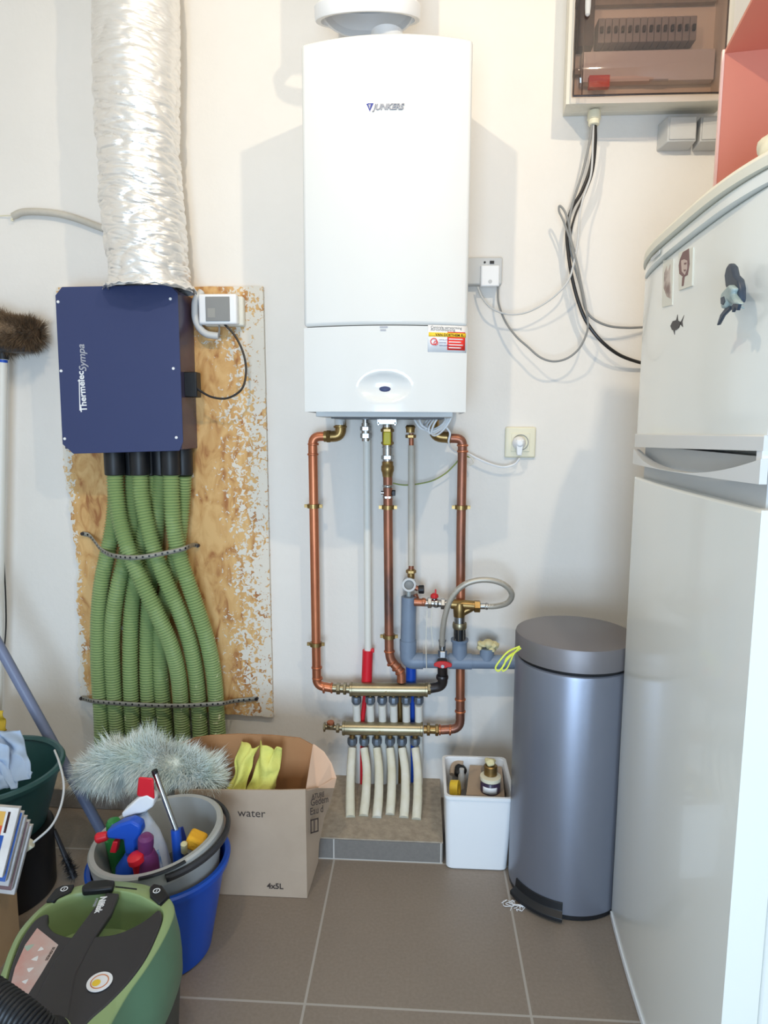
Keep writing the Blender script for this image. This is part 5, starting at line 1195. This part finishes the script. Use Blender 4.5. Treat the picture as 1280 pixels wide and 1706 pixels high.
# ================================================================== broom, head up, leaning on the wall
yb2 = -.085
bm2 = thing('broom', 'upturned broom with brown bristle head and white pole at left edge', 'broom', at(-4, 1385, y=-.1)*1)
pt, pm, pbm = at(5, 596, y=yb2), at(1, 790, y=yb2), at(-4, 1180, y=yb2)
ft = pt+(pbm-pt)*((SH+.002-pt.z)/(pbm.z-pt.z))
obj('pole', B().tube([ft, pt], .0125, 18), 'pipewhite', bm2)
d = (pm-pt).normalized(); obj('blue_band', B().cyl(pt+d*((pt-at(1, 780, y=yb2)).length), pt+d*((pt-at(1, 795, y=yb2)).length), .0130), 'bluep', bm2)
obj('blue_band', B().cyl(pt+d*.006, pt+d*.014, .0130), 'bluep', bm2)
obj('socket', B().lathe([(.016, -.035), (.017, .0), (.020, .05)], pt+V((0, 0, .03)), (0, 0, 1), 18), 'black', bm2)
hc = at(8, 556, y=yb2)
obj('block', B().box((hc.x-.16, yb2-.028, hc.z-.055), (hc.x+.075, yb2+.028, hc.z-.020)), 'darkp', bm2, bevel=.008)
fluffy([at(-110, 556, y=yb2), at(-30, 555, y=yb2), at(30, 555, y=yb2), at(60, 556, y=yb2)], .060, 16000, .030, .0006, 'bristle', 'bristles', bm2, .05, 8, core=.82)
tag(obj('loose_cable', B().tube(smooth_path([at(6, 930, y=-.02), at(9, 985, y=-.02), at(10, 1040, y=-.02), at(7, 1080, y=-.02), at(2, 1110, y=-.02)], 6), .0022, 6), 'black'), 'thin black cord hanging right beside the broom pole', 'cord')

# ================================================================== paper carton with magazines
my = -.80
m0 = at(24, 1432, y=my+.129); 
pcx = m0.x
pk = thing('paper_carton', 'plain tan carton at the left edge holding magazines', 'box', (pcx-.14, my+.06, 0))
obj('front_panel', B().box((pcx-.30, my, 0), (pcx, my+.004, m0.z)), 'cardtan', pk)
obj('side_panel', B().box((pcx-.004, my+.004, 0), (pcx, my+.125, m0.z-.004)), 'cardtan', pk)
obj('side_panel', B().box((pcx-.30, my+.004, 0), (pcx-.296, my+.125, m0.z-.004)), 'cardtan', pk)
obj('back_panel', B().box((pcx-.30, my+.125, 0), (pcx, my+.129, m0.z-.002)), 'cardtan', pk)
obj('bottom_panel', B().box((pcx-.296, my+.004, 0), (pcx-.004, my+.125, .004)), 'cardin', pk)
cov = [((226, 216, 208), 'red, orange and blue covered magazine at the front of the carton'), ((60, 92, 160), 'blue edged magazine behind the front one in the carton'), ((190, 186, 184), 'grey magazine third from the front in the carton'), ((120, 92, 92), 'brownish magazine fourth from the front in the carton'), ((206, 200, 196), 'pale magazine at the back of the carton')]
for k, (c, lab) in enumerate(cov):
    yy = my+.02+.012*k; o_ = V((.006*k, 0, -.010*k))
    a, b3, c3, d3 = at(-70, 1338, y=yy)+o_, at(33, 1346, y=yy)+o_, at(4, 1462, y=yy)+o_, at(-95, 1450, y=yy)+o_
    mg = thing('magazine', lab, 'magazine', (c3.x-.08, yy, c3.z), 'magazines in the tan carton')
    obj('pages', B().slab([a, b3, c3, d3], (0, .007, 0)), 'paper', mg)
    e_ = .0015; ctr = (a+b3+c3+d3)/4
    obj('cover', B().slab([p.lerp(ctr, .012)+V((0, -.0004, 0)) for p in (a, b3, c3, d3)], (0, -.0006, 0)), mat('magazine_cover', c, .3, c2=tuple(min(255, x+30) for x in c), ns=20), mg)
    if k == 0:
        f = lambda u, v, o2=-.0014: a.lerp(b3, u).lerp(d3.lerp(c3, u), v)+V((0, o2, 0))
        for (u0, v0, u1, v1, cc_) in ((.62, .06, .80, .26, (236, 180, 90)), (.62, .26, .80, .40, (230, 96, 60)), (.55, .40, .86, .92, (52, 92, 168)), (.30, .10, .58, .9, (224, 220, 214)), (.84, .06, .88, .36, (70, 40, 40)), (.70, .42, .76, .9, (220, 224, 232))):
            obj('cover_print', B().slab([f(u0, v0), f(u1, v0), f(u1, v1), f(u0, v1)], (0, -.0003, 0)), mat('print', cc_, .35), mg)

# ================================================================== vacuum cleaner
VZ = .300
vR = [(0,1622),(15,1581),(33,1546),(59,1517),(85,1496),(108,1482),(139,1472),(190,1466),(227,1469),(253,1475),(278,1489),(290,1507),(288,1527),(271,1564),(245,1607),(214,1651),(186,1700),(150,1770),(95,1840),(20,1850),(-50,1800),(-60,1730),(-30,1670)]
vI = [(10,1640),(20,1605),(36,1564),(59,1532),(82,1510),(124,1491),(180,1485),(219,1490),(245,1501),(266,1515),(270,1531),(258,1564),(240,1600),(214,1636),(180,1672),(147,1702),(115,1745),(70,1795),(10,1800),(-32,1760),(-30,1710),(-8,1675)]
wR = [at(x, y, z=VZ) for x, y in vR]; wI = [at(x, y, z=VZ) for x, y in vI]
vc = V((sum(p.x for p in wR)/len(wR), sum(p.y for p in wR)/len(wR), VZ))
def closed_smooth(L, n=6):
    m = len(L); out = []
    for i in range(m):
        a, b_, c, d = L[i-1], L[i], L[(i+1) % m], L[(i+2) % m]
        for k in range(n):
            t = k/n; out.append(.5*((2*b_)+(c-a)*t+(2*a-5*b_+4*c-d)*t*t+(3*b_-a-3*c+d)*t**3))
    return out
def radial(L, n=120):
    """resample a loop by direction round the body's centre"""
    L = closed_smooth(L); out = []
    for i in range(n):
        a = 2*PI*i/n; d = V((math.cos(a), math.sin(a), 0)); best = 0
        for j in range(len(L)):
            p, q = L[j]-vc, L[(j+1) % len(L)]-vc
            e = q-p; den = d.x*e.y-d.y*e.x
            if abs(den) < 1e-12: continue
            t = (p.x*e.y-p.y*e.x)/den; s = (p.x*d.y-p.y*d.x)/den
            if t > 0 and -1e-6 <= s <= 1+1e-6: best = max(best, t)
        out.append(vc+d*best)
    return out
lR, lI = radial(wR), radial(wI)
def ringz(L, z, f=1.0, add=0):
    out = []
    for p in L:
        d = V((p.x-vc.x, p.y-vc.y, 0)); out.append(V((vc.x, vc.y, z))+d*f+d.normalized()*add)
    return out
# widest loop, right side bulges beyond the light rim
mx_ = []
for p in lR:
    d = V((p.x-vc.x, p.y-vc.y, 0)); a = math.atan2(d.y, d.x); k = max(0, math.cos(a-math.radians(-15)))
    mx_.append(V((p.x, p.y, 0))+d.normalized()*(.003+.016*k))
vac = thing('vacuum_cleaner', 'green and black canister vacuum cleaner in the left foreground', 'vacuum cleaner', (vc.x, vc.y, 0))
obj('base', B().strip([ringz(mx_, .03, .86), ringz(mx_, .04, .92), ringz(mx_, .17, .975), ringz(mx_, .185, .96)]).add(ringz(mx_, .03, .86), [tuple(range(120))]), 'vbase', vac)
for k, (a, rr_) in enumerate(((20, .7), (160, .7), (270, .72))):
    i = int(a/3); p = mx_[i]; q = V((vc.x+(p.x-vc.x)*rr_, vc.y+(p.y-vc.y)*rr_, .026)); obj('wheel', B().cyl(q-X_*.012, q+X_*.012, .026), 'black', vac)
obj('side_shell', B().strip([ringz(mx_, .172, .985), ringz(mx_, .178, 1.0), ringz(mx_, .215, 1.0), ringz(mx_, .25, .985, .0), ringz(lR, .285, 1.0, .002), ringz(lR, VZ-.004, 1.0, .0)]), 'vgreend', vac, smooth=60)
# seam line in the side shell
obj('rim_shell', B().strip([ringz(lR, VZ-.005, 1.0, .0005), ringz(lR, VZ, 1.0, -.004), ringz(lI, VZ+.001, 1, .003), ringz(lI, VZ-.002, 1.0, .0005), ringz(lI, VZ-.020, 1.0, 0)]), 'vgreen', vac, smooth=50)
tr = [at(x, y, z=VZ-.070) for x, y in ((84, 1545), (110, 1537), (180, 1530), (238, 1536), (268, 1545), (262, 1575), (200, 1610), (120, 1600), (84, 1575))]
inner = ringz(lI, VZ-.075, .97)
obj('recess_wall', B().strip([ringz(lI, VZ-.019, 1.0, .0), inner]), 'vgreen', vac, smooth=60)
obj('recess_floor', B().add(inner, [tuple(range(120))]), 'vgreen', vac)
# black lid: from the front curve of the recess towards the hose end
arcp = [(80, 1522), (79, 1536), (88, 1550), (102, 1557), (121, 1561), (150, 1560), (191, 1556), (224, 1543), (248, 1528), (265, 1515)]
rest = [(270,1531),(258,1564),(240,1600),(214,1636),(180,1672),(147,1702),(115,1745),(70,1795),(10,1800),(-32,1760),(-30,1710),(-8,1675),(10,1640),(20,1605),(36,1564),(59,1532)]
lid = [at(x, y, z=VZ+.003) for x, y in arcp+rest]
sm = closed_smooth(lid, 4)
obj('lid', B().slab(sm, (0, 0, -.018)), 'vblack', vac, bevel=.003)
bar = [at(x, y, z=VZ+.005) for x, y in ((178, 1486), (199, 1488), (186, 1520), (157, 1562), (126, 1622), (112, 1706), (105, 1760), (20, 1760), (51, 1678), (90, 1600), (120, 1560), (150, 1520))]
obj('spine', B().slab(bar, (0, 0, -.012)), 'vblack', vac, bevel=.003)
# black inserts at the back
for nm, pp in (('cord_button', ((76, 1500), (92, 1480), (104, 1474), (124, 1472), (118, 1484), (98, 1493), (90, 1500))), ('power_button', ((249, 1478), (256, 1471), (270, 1474), (282, 1490), (265, 1505), (250, 1492)))):
    obj(nm, B().slab([at(x, y, z=VZ+.006) for x, y in pp], (0, 0, -.012)), 'black', vac, bevel=.003)
for x, y, nm in ((107, 1481, 'cord_symbol'), (261, 1484, 'power_symbol')):
    c = at(x, y, z=VZ+.0065); obj(nm, B().lathe([(.0050, 0), (.0068, 0), (.0068, .0005), (.0050, .0005), (.0050, 0)], c, Z_, 24, caps=False).box((c.x-.0006, c.y-.003, c.z), (c.x+.0006, c.y+.003, c.z+.0005)), 'inkwhite', vac)
obj('carry_handle', B().slab([at(x, y, z=VZ+.010) for x, y in ((136, 1475), (150, 1466), (178, 1464), (192, 1466), (188, 1478), (160, 1481), (137, 1483))], (0, 0, -.014)), 'black', vac, bevel=.004)
obj('rim_slot', B().slab([at(x, y, z=VZ+.0015) for x, y in ((192, 1476), (228, 1480), (228, 1482), (192, 1478))], (0, 0, -.003)), 'black', vac)
obj('rim_slot', B().slab([at(x, y, z=VZ+.0015) for x, y in ((266, 1508), (281, 1492), (283, 1494), (268, 1510))], (0, 0, -.003)), 'black', vac)
# lettering along the spine
a = at(163, 1499, z=VZ+.0055); b3 = at(151, 1530, z=VZ+.0055); td = (b3-a).normalized(); tu = Z_.cross(td)
a = at(168, 1494, z=VZ+.0055)
text('lettering', 'Nilfisk', .0165, a, td, tu, 'inkwhite', vac, ext=.0003, bold=.0005)
text('lettering', 'POWER', .0065, a-tu*.008+td*.003, td, tu, 'inkgrey', vac, ext=.0003)
# instruction sticker with icons
sp_ = [(62, 1546), (97, 1574), (70, 1620), (40, 1667), (16, 1648), (25, 1612), (42, 1574)]
obj('instruction_sticker', B().slab([at(x, y, z=VZ+.0036) for x, y in sp_], (0, 0, -.001)), mat('pink_sticker', (206, 150, 140), .4, c2=(206, 196, 192), ns=9, amt=.3), vac)
for (x, y, r) in ((68, 1581, .0055), (59, 1597, .0065), (50, 1615, .006), (42, 1635, .0055), (33, 1655, .006), (48, 1578, .009)):
    c = at(x, y, z=VZ+.0038); 
    poly = [c+V((math.cos(t*PI/3+x)*r*(1 if t % 2 else .6), math.sin(t*PI/3+x)*r*(1 if t % 2 else .6), 0)) for t in range(6)]
    obj('icon', B().slab(poly, (0, 0, -.0006)), 'inkwhite' if r < .008 else mat('pale_green_print', (170, 190, 176), .4), vac)
a = at(88, 1578, z=VZ+.0039); td2 = (at(70, 1608, z=VZ)-at(88, 1578, z=VZ)).normalized(); text('sticker_print', 'BUSINESS', .0068, a, td2, Z_.cross(td2), 'ink', vac, ext=.0002)
c = at(166, 1636, z=VZ+.0045)
obj('round_sticker', B().lathe([(.001, 0), (.0195, 0), (.0195, .0008), (.001, .0008)], c, Z_, 40), 'inkwhite', vac)
obj('sticker_ring', B().lathe([(.0125, .0010), (.0140, .0010), (.0140, .0013), (.0125, .0013), (.0125, .0010)], c, Z_, 36, caps=False), mat('orange_print', (206, 120, 60), .4), vac)
obj('sticker_sun', B().lathe([(.0005, .0010), (.0065, .0010), (.0065, .0014), (.0005, .0014)], c+V((-.004, -.003, 0)), Z_, 24), 'tape', vac)
c = at(86, 1722, z=VZ+.01)
obj('hose_port', B().lathe([(.018, -.012), (.024, -.010), (.026, .0), (.024, .004), (.019, .004), (.017, -.004)], c, (0, 0, 1), 32), 'vgreen', vac)
hp = [at(-90, 1600, z=.38), at(-45, 1640, z=.37), at(0, 1672, z=.36), at(40, 1702, z=.35), at(72, 1728, z=.33), at(86, 1728, z=.305)]
path = smooth_path(hp, 22); rs = [.0245+(.0013 if (i % 3) else -.0016) for i in range(len(path))]
tag(obj('vacuum_hose', B().tube(path, rs, 24), 'black', smooth=80), 'black ribbed vacuum hose plugged into the cleaner, bottom left corner', 'hose')

# small litter on the tiles
c = at(858, 1512, z=.001)
for k, (x, y, lab) in enumerate(((864, 1512, 'crumpled clear plastic shred on the tiles by the bin pedal'), (848, 1505, 'thin white plastic shred left of the bin pedal on the tiles'))):
    bb = B(); random.seed(k+3)
    for j in range(7):
        q = [at(x+random.uniform(-14, 14), y+random.uniform(-6, 7), z=.002) for _ in range(3)]; q[1].z = .005; bb.tube(smooth_path(q, 4), .0009, 5)
    tag(obj('plastic_shred', bb, 'inkwhite'), lab, 'litter')
